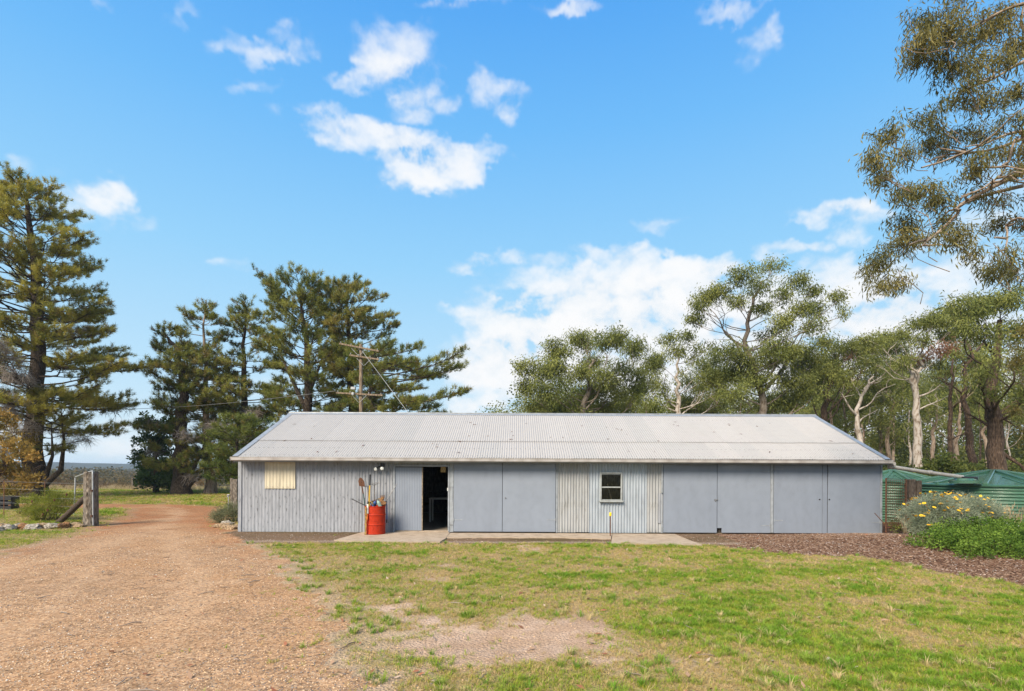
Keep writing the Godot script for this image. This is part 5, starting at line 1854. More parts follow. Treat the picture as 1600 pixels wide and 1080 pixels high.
func make_trees() -> void:
	make_leaf_meshes()
	var pine_a := Color(0.16, 0.17, 0.038)
	var pine_b := Color(0.42, 0.37, 0.08)
	# ---- the tall pine by the gate
	pine("pine_tree", "tall conical yellow green pine behind the gate post", "", 34.0, [[52, 783], [53, 700], [58, 600], [57, 480], [50, 380], [36, 290]], 0.62,
		[[292, 8, 8], [310, 35, 35], [335, 55, 55], [370, 75, 75], [420, 105, 105], [470, 125, 118], [530, 135, 118], [570, 140, 130], [590, 145, 150], [620, 140, 128], [655, 135, 120], [690, 125, 128], [712, 60, 60]],
		{"c0": pine_a, "c1": pine_b, "brown": 0.13, "step": 0.5, "dead": 0.3, "tuft": 1.15, "keep": 0.8, "rise": 0.4, "bare_in": 0.42, "stems": [[0.24, [[58, 768], [95, 735], [100, 690], [95, 640]]], [0.18, [[68, 755], [82, 712], [80, 660]]], [0.12, [[50, 760], [20, 720], [-10, 700]]]]})
	var og := Color(0.11, 0.14, 0.036)
	var oy := Color(0.3, 0.3, 0.075)
	# ---- pines across the drive, behind the near end of the shed
	pine("pine_tree", "leaning pine with thick forked base at the bend of the driveway", "", 38.0, [[284, 778], [279, 715], [282, 650], [288, 592], [275, 545], [258, 522]], 0.52,
		[[520, 12, 14], [535, 30, 25], [560, 52, 35], [600, 54, 40], [640, 58, 40], [690, 56, 42], [728, 36, 36]],
		{"c0": og, "c1": oy, "brown": 0.24, "keep": 0.8, "dead": 0.2, "tuft": 1.2, "stems": [[0.3, [[285, 770], [300, 752], [322, 742], [345, 738]]], [0.26, [[282, 760], [303, 730], [318, 700], [322, 660]]]]})
	pine("pine_tree", "pale straight trunked pine beside the leaning pine", "", 39.0, [[328, 779], [324, 690], [320, 590], [321, 482]], 0.34,
		[[485, 6, 8], [505, 26, 24], [540, 40, 28], [590, 52, 48], [640, 52, 54], [700, 52, 56], [735, 40, 40]],
		{"c0": og, "c1": oy, "brown": 0.28, "keep": 0.76, "dead": 0.25, "tuft": 1.2, "bark": M.tan_bark})
	pine("pine_tree", "slim open pine rising just left of the shed roof's end", "", 40.5, [[385, 778], [382, 640], [380, 560], [384, 480]], 0.33,
		[[478, 8, 10], [500, 30, 30], [530, 38, 44], [570, 48, 54], [620, 58, 62], [680, 64, 66], [740, 56, 56]],
		{"c0": og, "c1": oy, "brown": 0.22, "keep": 0.78, "dead": 0.22, "tuft": 1.2})
	pine("pine_tree", "biggest spreading pine behind the shed roof", "", 39.5, [[479, 778], [481, 640], [479, 540], [468, 446]], 0.42,
		[[448, 8, 10], [460, 42, 34], [475, 78, 56], [515, 92, 64], [560, 92, 72], [600, 88, 74], [645, 80, 72], [700, 72, 60]],
		{"c0": og, "c1": oy, "brown": 0.1, "keep": 0.8, "tuft": 1.2, "rise": 0.75, "stems": [[0.2, [[478, 640], [450, 580], [425, 520]]], [0.17, [[481, 620], [500, 570], [512, 530]]]]})
	pine("pine_tree", "round topped pine with golden tips behind the power pole", "", 41.0, [[548, 778], [549, 640], [546, 540], [540, 450]], 0.4,
		[[450, 12, 18], [464, 44, 46], [480, 44, 68], [515, 40, 86], [545, 44, 84], [580, 44, 74], [620, 44, 60], [680, 40, 50]],
		{"c0": og, "c1": Color(0.36, 0.32, 0.085), "brown": 0.2, "keep": 0.8, "tuft": 1.2, "rise": 0.6})
	pine("pine_tree", "low pine with long flat branches reaching towards the open sky", "", 37.5, [[590, 778], [586, 690], [578, 620], [570, 562]], 0.34,
		[[548, 14, 46], [562, 24, 112], [580, 30, 142], [605, 30, 150], [632, 30, 152], [660, 30, 140], [690, 30, 90]],
		{"c0": og, "c1": oy, "brown": 0.1, "keep": 0.82, "tuft": 1.2, "rise": 0.2, "bare_in": 0.45})
	pine("pine_tree", "young dense pine crowding the shed's corner", "", 31.0, [[372, 776], [372, 700], [372, 655]], 0.16,
		[[652, 10, 12], [668, 30, 36], [690, 44, 50], [715, 48, 40], [740, 40, 30], [752, 26, 20]],
		{"c0": Color(0.07, 0.105, 0.03), "c1": Color(0.18, 0.205, 0.055), "brown": 0.02, "step": 0.42, "keep": 0.9, "bare_in": 0.15, "tuft": 1.0})
	gum("dark_tree", "rounded dark green tree low beside the leaning pine", "", 40.0, [[246, 776], [244, 730], [240, 690]], 0.22,
		[[235, 690, 22, 22], [222, 718, 14, 22], [245, 738, 32, 20], [252, 702, 26, 24], [262, 668, 26, 18], [228, 662, 14, 12], [268, 735, 24, 22], [226, 752, 14, 14], [255, 755, 28, 14]],
		{"c0": Color(0.05, 0.1, 0.035), "c1": Color(0.14, 0.2, 0.07), "bark": M.brown_bark, "mesh": "broad_far", "density": 34.0, "gaps": 0.02})
	gum("autumn_tree", "small tree in orange autumn leaf in front of the tall pine", "", 29.0, [[-8, 792], [-2, 750], [4, 700]], 0.16,
		[[15, 700, 28, 18], [42, 688, 24, 16], [62, 722, 16, 12], [12, 738, 32, 14], [46, 752, 20, 11], [18, 768, 24, 9], [-6, 660, 30, 18], [-40, 700, 40, 40], [38, 716, 22, 10]],
		{"c0": Color(0.18, 0.15, 0.04), "c1": Color(0.38, 0.24, 0.07), "bark": M.brown_bark, "mesh": "broad_far", "density": 26.0, "gaps": 0.16, "spray": 0.8})
	# ---- gums behind the shed
	var gc0 := Color(0.1, 0.125, 0.035)
	var gc1 := Color(0.255, 0.27, 0.078)
	gum("gum_tree", "wide domed gum rising behind the middle of the roof", "", 36.0, [[918, 778], [915, 690], [912, 640], [922, 590], [930, 560]], 0.32,
		[[842, 580, 30, 24], [822, 606, 18, 18], [816, 572, 13, 14], [870, 548, 32, 20], [905, 532, 36, 18], [950, 530, 36, 17], [988, 545, 28, 20], [1016, 568, 22, 20], [862, 604, 38, 26], [900, 622, 42, 24], [945, 612, 44, 24], [1000, 605, 36, 30], [832, 636, 28, 16], [885, 642, 46, 16], [955, 642, 48, 18], [1018, 636, 24, 20], [925, 566, 34, 14, 0, 0.8], [975, 578, 32, 16, 0, 0.9], [900, 585, 30, 18, 0, 0.9], [940, 590, 30, 16, 0, 0.9], [865, 575, 26, 18]],
		{"c0": gc0, "c1": gc1, "deep": 1.6, "bark": M.grey_bark, "density": 46.0, "dead": [[905, 640, 870, 560], [915, 640, 950, 555], [915, 620, 920, 545], [930, 610, 985, 560]]})
	gum("gum_tree", "narrow pale limbed gum between the domed and tallest gums", "", 38.0, [[1063, 778], [1064, 700], [1062, 640], [1058, 600], [1062, 560]], 0.3,
		[[1045, 530, 20, 9], [1074, 523, 20, 8], [1056, 548, 24, 12], [1086, 555, 20, 12], [1100, 540, 18, 10], [1106, 580, 20, 18], [1060, 580, 15, 9, 0, 0.5], [1095, 610, 18, 18], [1038, 612, 16, 14, 0, 0.6], [1122, 560, 20, 20], [1120, 600, 18, 18], [1030, 560, 14, 14]],
		{"c0": gc0, "c1": gc1, "bark": M.white_bark, "dead": [[1063, 645, 1025, 618], [1064, 650, 1100, 610], [1064, 660, 1115, 628], [1062, 640, 1040, 590]]})
	gum("gum_tree", "tallest gum with open layered crown behind the shed", "", 35.0, [[1205, 778], [1200, 690], [1192, 640], [1182, 590], [1166, 545], [1172, 490], [1186, 440]], 0.32,
		[[1206, 416, 26, 14], [1160, 428, 24, 14], [1186, 446, 28, 12], [1246, 440, 28, 15], [1266, 456, 20, 12], [1110, 460, 24, 15], [1092, 474, 18, 13], [1130, 452, 18, 11], [1084, 498, 22, 7], [1150, 470, 18, 11], [1222, 460, 20, 13], [1276, 482, 18, 16], [1310, 464, 16, 12], [1318, 488, 8, 14], [1228, 500, 28, 16], [1266, 508, 24, 13], [1200, 522, 24, 12], [1130, 545, 28, 16], [1160, 562, 32, 18], [1222, 546, 36, 22], [1262, 552, 34, 22], [1288, 532, 24, 16], [1180, 592, 38, 20], [1240, 592, 40, 22], [1268, 612, 30, 20], [1150, 612, 30, 16], [1215, 628, 44, 15], [1108, 592, 24, 16], [1205, 565, 30, 18], [1190, 545, 24, 14], [1250, 575, 34, 18], [1140, 580, 28, 16], [1290, 570, 26, 16], [1255, 480, 22, 12], [1190, 480, 20, 10]],
		{"c0": gc0, "c1": gc1, "bark": M.grey_bark, "deep": 1.5, "density": 40.0, "gaps": 0.12, "dead": [[1180, 585, 1110, 500, 0.12], [1168, 545, 1105, 478, 0.1], [1195, 610, 1265, 500, 0.12], [1190, 600, 1235, 510, 0.1], [1215, 600, 1225, 560]]})
	gum("gum_tree", "gum with a pinkish dead leaf patch beyond the roof's end", "", 38.0, [[1294, 780], [1288, 700], [1284, 650], [1296, 600], [1310, 570]], 0.36,
		[[1318, 556, 22, 10, 1], [1342, 552, 14, 8, 1, 0.7], [1292, 580, 24, 14], [1340, 540, 28, 14], [1368, 536, 28, 15], [1302, 540, 22, 12], [1275, 600, 18, 14], [1320, 590, 26, 12, 0, 0.7]],
		{"c0": gc0, "c1": gc1, "bark": M.brown_bark, "dead": [[1286, 660, 1260, 610], [1288, 660, 1330, 590], [1290, 650, 1345, 575]]})
	gum("gum_tree", "leaning white gum with crooked bare limbs beyond the shed corner", "", 35.0, [[1358, 782], [1350, 710], [1340, 672], [1338, 640], [1350, 612], [1364, 588]], 0.23,
		[[1368, 570, 20, 10, 0, 0.7], [1330, 600, 16, 10, 0, 0.5]],
		{"c0": gc0, "c1": gc1, "bark": M.white_bark, "wobble": 0.06, "dead": [[1340, 650, 1312, 612, 0.1], [1346, 620, 1330, 590, 0.08], [1350, 612, 1385, 580, 0.1], [1342, 660, 1372, 640, 0.07], [1342, 640, 1400, 600, 0.06]]})
	gum("gum_tree", "tall white trunked gum standing behind the water tanks", "", 33.0, [[1437, 782], [1435, 735], [1434, 670], [1430, 620], [1426, 585], [1420, 560]], 0.32,
		[[1400, 522, 28, 13], [1362, 532, 26, 12], [1425, 506, 28, 12], [1458, 502, 28, 12], [1482, 520, 24, 13], [1440, 530, 20, 11], [1395, 546, 22, 11], [1474, 545, 24, 14, 1], [1352, 560, 20, 11], [1414, 562, 18, 9], [1442, 562, 18, 10, 1], [1500, 505, 22, 12]],
		{"c0": gc0, "c1": gc1, "bark": M.white_bark, "wobble": 0.04, "dead": [[1432, 610, 1442, 552, 0.14], [1442, 570, 1450, 520, 0.08], [1432, 600, 1380, 545, 0.1], [1434, 620, 1470, 600, 0.07], [1436, 640, 1480, 620, 0.06], [1428, 590, 1400, 540, 0.08]]})
	gum("gum_tree", "massive brown barked gum beside the farther water tank", "", 28.0, [[1562, 786], [1558, 720], [1553, 660], [1549, 610], [1558, 560], [1562, 500]], 0.52,
		[[1560, 472, 38, 16], [1594, 460, 38, 18], [1524, 486, 28, 14], [1542, 516, 28, 18], [1594, 516, 34, 22], [1500, 474, 24, 13], [1572, 558, 36, 20], [1612, 596, 40, 28], [1530, 588, 26, 14], [1644, 540, 50, 40], [1592, 620, 22, 16], [1512, 512, 22, 14], [1556, 610, 24, 12, 0, 0.5]],
		{"c0": gc0, "c1": gc1, "bark": M.brown_bark, "wobble": 0.05, "deep": 1.3, "density": 34.0, "dead": [[1556, 690, 1600, 745, 0.22], [1553, 670, 1500, 640, 0.1], [1552, 650, 1600, 620, 0.1], [1555, 665, 1520, 625, 0.08], [1560, 640, 1590, 670, 0.09]]})
	gum("gum_tree", "dark limbed spreading gum between white and brown gums", "", 34.0, [[1524, 784], [1516, 700], [1508, 640], [1512, 580], [1518, 540]], 0.26,
		[[1490, 486, 28, 13], [1520, 470, 26, 12], [1464, 492, 22, 12], [1500, 548, 24, 14], [1475, 570, 22, 13], [1525, 560, 20, 14], [1490, 590, 24, 12, 0, 0.7]],
		{"c0": gc0, "c1": gc1, "bark": M.brown_bark, "dead": [[1510, 570, 1470, 520, 0.09], [1512, 560, 1540, 500, 0.09], [1508, 620, 1460, 590, 0.07]]})
	gum("gum_tree", "slim straight brown trunk between the two water tanks", "", 30.0, [[1483, 786], [1484, 690], [1486, 600], [1490, 560]], 0.16,
		[[1492, 556, 18, 10, 0, 0.7], [1478, 580, 14, 8, 0, 0.5]], {"c0": gc0, "c1": gc1, "bark": M.brown_bark, "wobble": 0.03, "dead": [[1485, 640, 1520, 610, 0.04], [1484, 690, 1512, 670, 0.05], [1486, 610, 1465, 590, 0.04]]})
	# mid green trees that fill the wood
	var fill := [
		["bushy green gum close behind the roof's sloping end", 42.0, 1322, [[1325, 600, 30, 20], [1300, 625, 26, 20], [1345, 630, 30, 24], [1322, 655, 34, 20], [1290, 660, 24, 20], [1360, 600, 26, 16]]],
		["dense blue green gum between the leaning and white gums", 41.0, 1392, [[1385, 600, 24, 16], [1400, 630, 28, 24], [1375, 650, 28, 22], [1405, 670, 30, 20], [1380, 690, 30, 18], [1415, 600, 20, 16]]],
		["dense gum behind the white trunk", 44.0, 1462, [[1465, 590, 30, 18], [1450, 630, 26, 18], [1490, 620, 26, 18], [1475, 655, 26, 14, 0, 0.7]]],
		["green gum behind the massive brown trunk", 43.0, 1545, [[1540, 560, 34, 20], [1520, 620, 26, 18], [1570, 640, 30, 18], [1600, 650, 30, 20], [1610, 560, 36, 30]]],
		["olive gum filling behind the tallest gum", 46.0, 1240, [[1150, 585, 36, 24], [1290, 590, 30, 22], [1235, 620, 44, 22], [1120, 620, 28, 20], [1300, 640, 28, 20]]],
		["leafy gum joining the tallest gum to the wood", 40.0, 1300, [[1290, 560, 28, 18], [1320, 545, 26, 16], [1345, 575, 28, 18], [1310, 590, 28, 18], [1280, 590, 24, 16]]],
		["broad gum crown topping the middle of the wood", 42.0, 1380, [[1360, 545, 28, 15], [1390, 530, 28, 14], [1420, 540, 26, 14], [1400, 565, 28, 16], [1370, 580, 26, 16], [1430, 570, 24, 14]]],
		["high gum crown between the white and brown trunks", 41.0, 1500, [[1480, 500, 30, 14], [1510, 490, 30, 14], [1540, 480, 30, 14], [1500, 525, 30, 16], [1530, 535, 28, 16]]],
		["gum with loose crown beside the domed gum", 43.0, 1115, [[1100, 570, 24, 16], [1130, 590, 26, 16], [1080, 600, 26, 16], [1120, 625, 30, 16], [1060, 625, 26, 16]]],
		["low gum crown behind the domed gum", 46.0, 1010, [[980, 620, 40, 22], [1025, 600, 26, 20], [900, 610, 40, 22], [850, 630, 30, 18]]],
	]
	for q in fill:
		gum("gum_tree", q[0], "", q[1], [[q[2], 778], [q[2] - 3, 690], [q[2], 630]], 0.24, q[3], {"c0": gc0, "c1": gc1, "bark": M.tan_bark, "density": 26.0, "spray": 1.15})
	# slim trunks deep in the wood
	var r := RandomNumberGenerator.new()
	r.seed = 99
	for i in 30:
		var z := r.randf_range(47, 72)
		var px := 1270.0 + 390.0 * (i + r.randf()) / 30.0
		var py := r.randf_range(575, 640)
		var cl := []
		for s in 4:
			cl.append([px + r.randfn(0, 18), py + r.randf_range(-20, 30), r.randf_range(14, 24), r.randf_range(9, 15)])
		var near_what: String = [[1305, "behind the roof's sloping end"], [1345, "behind the leaning white gum"], [1400, "between the leaning and the tall white gums"], [1445, "behind the tall white gum"], [1485, "right of the tall white gum"], [1520, "behind the dark limbed gum"], [1565, "behind the massive brown gum"], [1620, "at the photo's right edge"], [9999, "beyond the photo's edge"]].filter(func(k): return px < k[0])[0][1]
		gum("slim_tree", "slim %s trunk deep in the wood %s" % [["brown", "tan", "dark brown", "pale"][i % 4], near_what], "slim trees deep in the wood", z, [[px, 770], [px + r.randfn(0, 4), 690], [px + r.randfn(0, 6), py]], r.randf_range(0.1, 0.2), cl,
			{"seed": 500 + i, "c0": gc0, "c1": gc1, "bark": [M.brown_bark, M.tan_bark, M.brown_bark, M.white_bark][i % 4], "sides": 6, "spray": 1.5, "density": 30.0, "dead": [[px, 700, px + r.randfn(0, 22), 660, 0.05]]})
	for i in 9:
		var z := r.randf_range(42, 60)
		var px := 820.0 + 460.0 * (i + r.randf()) / 9.0
		gum("slim_tree", "slim gum standing far behind the shed roof", "slim gums far behind the roof", z, [[px, 770], [px + r.randfn(0, 4), 690], [px + r.randfn(0, 6), 630]], 0.15, [[px - 12, 632, 26, 14], [px + 14, 640, 24, 14], [px, 655, 26, 12]],
			{"seed": 600 + i, "c0": gc0, "c1": gc1, "sides": 6, "spray": 1.4})
	# the back of the wood, where single trees no longer show
	var bw := []
	var bc := []
	for i in 6500:
		var zz := r.randf_range(62, 120)
		var p := at(r.randf_range(760, 1720), 740, zz)
		p.y = height(p.x, p.z) + 9.5 * pow(r.randf(), 0.8) + (1.5 if i % 2 else 0.0)
		if na.get_noise_3dv(p * 0.35) < -0.12:
			continue
		bw.append(Transform3D(Basis(Vector3.UP, r.randf() * TAU).scaled_local(Vector3(2.2, 1.8, 2.2) * r.randf_range(0.7, 1.4)), p))
		bc.append(gc0.lerp(gc1, r.randf()))
	tag(scatter("far_wood_foliage", leaf_mesh["bough"], M.leaf, bw, bc), "dark foliage at the back of the wood, seen between the trunks", "woods")
	# undergrowth behind the tanks
	var dk0 := Color(0.06, 0.085, 0.025)
	var dk1 := Color(0.15, 0.17, 0.045)
	for q in [[1465, 26.0, 1.35, 2.6, "dark yellow green conifer bush behind the tanks' gap"], [1512, 27.0, 1.1, 2.2, "dark bush behind the farther tank's near edge"], [1424, 28.0, 1.0, 2.0, "dark bush at the foot of the white gum"], [1398, 30.0, 0.9, 2.1, "dark bush beyond the shed's back corner"]]:
		var p := at(q[0], 760, q[1])
		p.y = height(p.x, p.z)
		var h: float = q[3]
		var w: float = q[2]
		shrub("dark_bush", q[4], "", p, [[0, h * 0.35, 0, w, h * 0.38, w], [0.2, h * 0.75, 0, w * 0.6, h * 0.3, w * 0.6], [-w * 0.6, h * 0.45, 0.2, w * 0.6, h * 0.3, w * 0.6], [w * 0.6, h * 0.5, 0.2, w * 0.6, h * 0.3, w * 0.6]], "broad_far", 34.0, 0.75, dk0, dk1, {"category": "bush", "thick": 0.03})
	for i in 30:
		var z := r.randf_range(36, 60)
		var p := at(1290.0 + 380.0 * (i + r.randf()) / 30.0, 760, z)
		p.y = height(p.x, p.z)
		shrub("undergrowth_bush", "low scrub bush among the trunks %s" % ([[1345, "below the leaning white gum"], [1400, "between the leaning and tall white gums"], [1445, "around the tall white gum"], [1500, "past the tall white gum"], [1545, "below the dark limbed gum"], [1590, "around the massive brown gum"], [9999, "at the wood's far side"]].filter(func(k): return p.x * FOCAL / -p.z + CX < k[0])[0][1]), "low bushes in the wood", p, [[0, 1.0, 0, 2.0, 1.2, 1.2], [1.3, 0.8, 0, 1.2, 0.9, 1.0], [-0.6, 1.9, 0, 1.1, 0.8, 0.9]], "broad_far", 20.0, 1.1, dk0, dk1, {"seed": 700 + i, "category": "bush", "thick": 0.03})
	# fallen grey branches
	# ---- the near gum that overhangs the yard
	var z := 11.5
	var near := [[1469, 27, 44, 24], [1440, 66, 30, 22], [1432, 90, 26, 20], [1478, 58, 46, 30], [1487, 102, 36, 24], [1530, 50, 36, 28], [1566, 26, 36, 24], [1586, 62, 30, 26], [1513, 146, 36, 20], [1548, 160, 26, 18], [1450, 186, 26, 22], [1456, 222, 28, 20], [1390, 208, 24, 20], [1372, 248, 22, 24], [1380, 276, 18, 14], [1416, 238, 20, 16], [1404, 302, 26, 16], [1434, 296, 24, 14], [1460, 312, 34, 22], [1416, 346, 30, 20], [1406, 378, 30, 20], [1434, 376, 24, 18], [1376, 410, 26, 20], [1390, 440, 32, 22], [1354, 426, 18, 16, 0, 0.6], [1470, 348, 26, 20], [1490, 368, 26, 20], [1566, 402, 32, 26], [1550, 426, 26, 18], [1586, 430, 24, 22], [1524, 306, 26, 14, 0, 0.7], [1586, 268, 20, 14, 0, 0.7], [1530, 250, 24, 16, 0, 0.7], [1578, 190, 28, 16, 0, 0.7], [1566, 312, 26, 14, 0, 0.5], [1430, 30, 24, 18], [1560, 100, 34, 22, 0, 0.8], [1480, 240, 28, 18, 0, 0.7], [1500, 200, 26, 16, 0, 0.6], [1600, 350, 24, 16, 0, 0.5],
		[1540, 208, 28, 14, 0, 0.7], [1566, 238, 24, 14, 0, 0.7], [1512, 272, 24, 14, 0, 0.7], [1552, 350, 26, 16, 0, 0.7], [1522, 392, 24, 16, 0, 0.6], [1592, 142, 26, 16, 0, 0.8], [1520, 100, 26, 18, 0, 0.8], [1600, 232, 22, 14, 0, 0.7],
		[1640, 60, 50, 40], [1660, 180, 50, 30], [1680, 300, 50, 30], [1650, 420, 40, 30], [1720, 120, 60, 50], [1750, 260, 60, 40], [1500, -40, 50, 30], [1580, -60, 60, 30], [1680, -60, 70, 40], [1780, 0, 70, 50], [1820, 160, 60, 50], [1840, 330, 50, 40]]
	gum("gum_tree", "near gum whose long leafy boughs hang over the yard", "", z, [[1790, 905], [1780, 760], [1766, 560], [1752, 360], [1740, 180], [1735, 40]], 0.34, near,
		{"c0": Color(0.1, 0.105, 0.04), "c1": Color(0.26, 0.225, 0.085), "bark": M.tan_bark, "mesh": "gum_near", "spray": 0.85, "density": 125.0, "twig": 0.009, "twig_from": 0.88, "deep": 0.75, "gaps": 0.1, "gap_freq": 1.1, "bare": false, "wobble": 0.03,
		"dead": [[1752, 330, 1600, 212, 0.07], [1752, 350, 1600, 216, 0.055], [1600, 216, 1470, 246, 0.035], [1600, 212, 1440, 262, 0.03], [1752, 400, 1600, 268, 0.1], [1602, 268, 1500, 328, 0.06], [1600, 290, 1480, 345, 0.04], [1500, 328, 1440, 385, 0.03], [1745, 240, 1600, 95, 0.07], [1600, 96, 1500, 142, 0.035], [1740, 150, 1600, 4, 0.08], [1600, 6, 1500, 52, 0.035], [1590, 215, 1500, 310, 0.03], [1700, 390, 1590, 340, 0.05], [1592, 340, 1570, 395, 0.022]]})
	gum("gum_tree", "young gum with drooping golden green leaves at the photo's edge", "", 19.0, [[1668, 830], [1664, 740], [1652, 640], [1640, 540]], 0.14,
		[[1592, 562, 20, 26], [1602, 612, 24, 26], [1612, 516, 24, 26], [1588, 640, 13, 14, 0, 0.6], [1606, 676, 16, 18], [1640, 600, 34, 40], [1650, 520, 40, 40]],
		{"c0": Color(0.1, 0.1, 0.035), "c1": Color(0.25, 0.2, 0.06), "mesh": "gum_mid", "density": 44.0, "spray": 0.7, "deep": 0.5})
	# ---- scrub in the valley beyond the drive
	for i in 26:
		var zz := r.randf_range(75, 150)
		var px := -60.0 + 380.0 * (i + r.randf()) / 26.0
		var top := r.randf_range(738, 750)
		var hw := r.randf_range(13, 24)
		var mid := at(px, top, zz)
		var gy := height(mid.x, mid.z)
		var hh := (mid.y - gy) * 0.5 * FOCAL / zz
		var br := r.randf()
		var tone: String = "olive green" if br < 0.33 else ("dull brown" if br < 0.66 else "reddish brown")
		var spot: String = [[45, "left of the tall pine's trunk"], [112, "between the tall pine and the gate post"], [165, "just past the gate post"], [225, "in the gap beyond the gate post"], [9999, "behind the leaning pine's trunk"]].filter(func(k): return px < k[0])[0][1]
		gum("scrub_tree", "%s rounded valley scrub tree %s" % [tone, spot], "scrub trees in the valley", zz, [[px, top + 2.0 * hh], [px, top + hh]], 0.25,
			[[px, top + hh * 0.7, hw, hh * 0.7], [px - hw * 0.6, top + hh * 1.1, hw * 0.7, hh * 0.7], [px + hw * 0.6, top + hh * 1.1, hw * 0.7, hh * 0.7]],
			{"seed": 800 + i, "c0": Color(0.07, 0.07, 0.025).lerp(Color(0.12, 0.065, 0.03), br), "c1": Color(0.15, 0.13, 0.045).lerp(Color(0.22, 0.13, 0.06), br), "sides": 6, "spray": 1.5, "density": 14.0, "deep": 1.0, "gaps": 0.0, "gap_freq": 0.2})
	# far wood on the valley floor, one mass
	var where := []
	var cols := []
	for i in 9000:
		var ang := r.randf_range(-0.86, 0.86)
		var d := r.randf_range(180, 640)
		var x := d * sin(ang)
		var zz := -d * cos(ang)
		where.append(Transform3D(Basis(Vector3.UP, r.randf() * TAU).scaled_local(Vector3(7, 6, 7) * r.randf_range(0.7, 1.3)), Vector3(x, height(x, zz) + r.randf_range(0.5, 8.5), zz)))
		cols.append(Color(0.06, 0.065, 0.028).lerp(Color(0.15, 0.11, 0.05), r.randf()))
	tag(scatter("woods", leaf_mesh["bough"], M.leaf, where, cols), "olive and brown bushland filling the valley", "woods")
	print("leaves ", leaves_made)


func rock(label: String, group: String, p: Vector3, size: Vector3, mat: Material, turn: float) -> void:
	var mb := MB.new()
	mb.stone(Vector3(0, size.y * 0.45, 0), size, rng, 0.3, 2, Basis.from_euler(Vector3(rng.randf_range(-0.15, 0.15), turn, rng.randf_range(-0.15, 0.15))))
	var o := obj("border_rock", mb, mat)
	o.position = p
	tag(o, label, "rock", group)


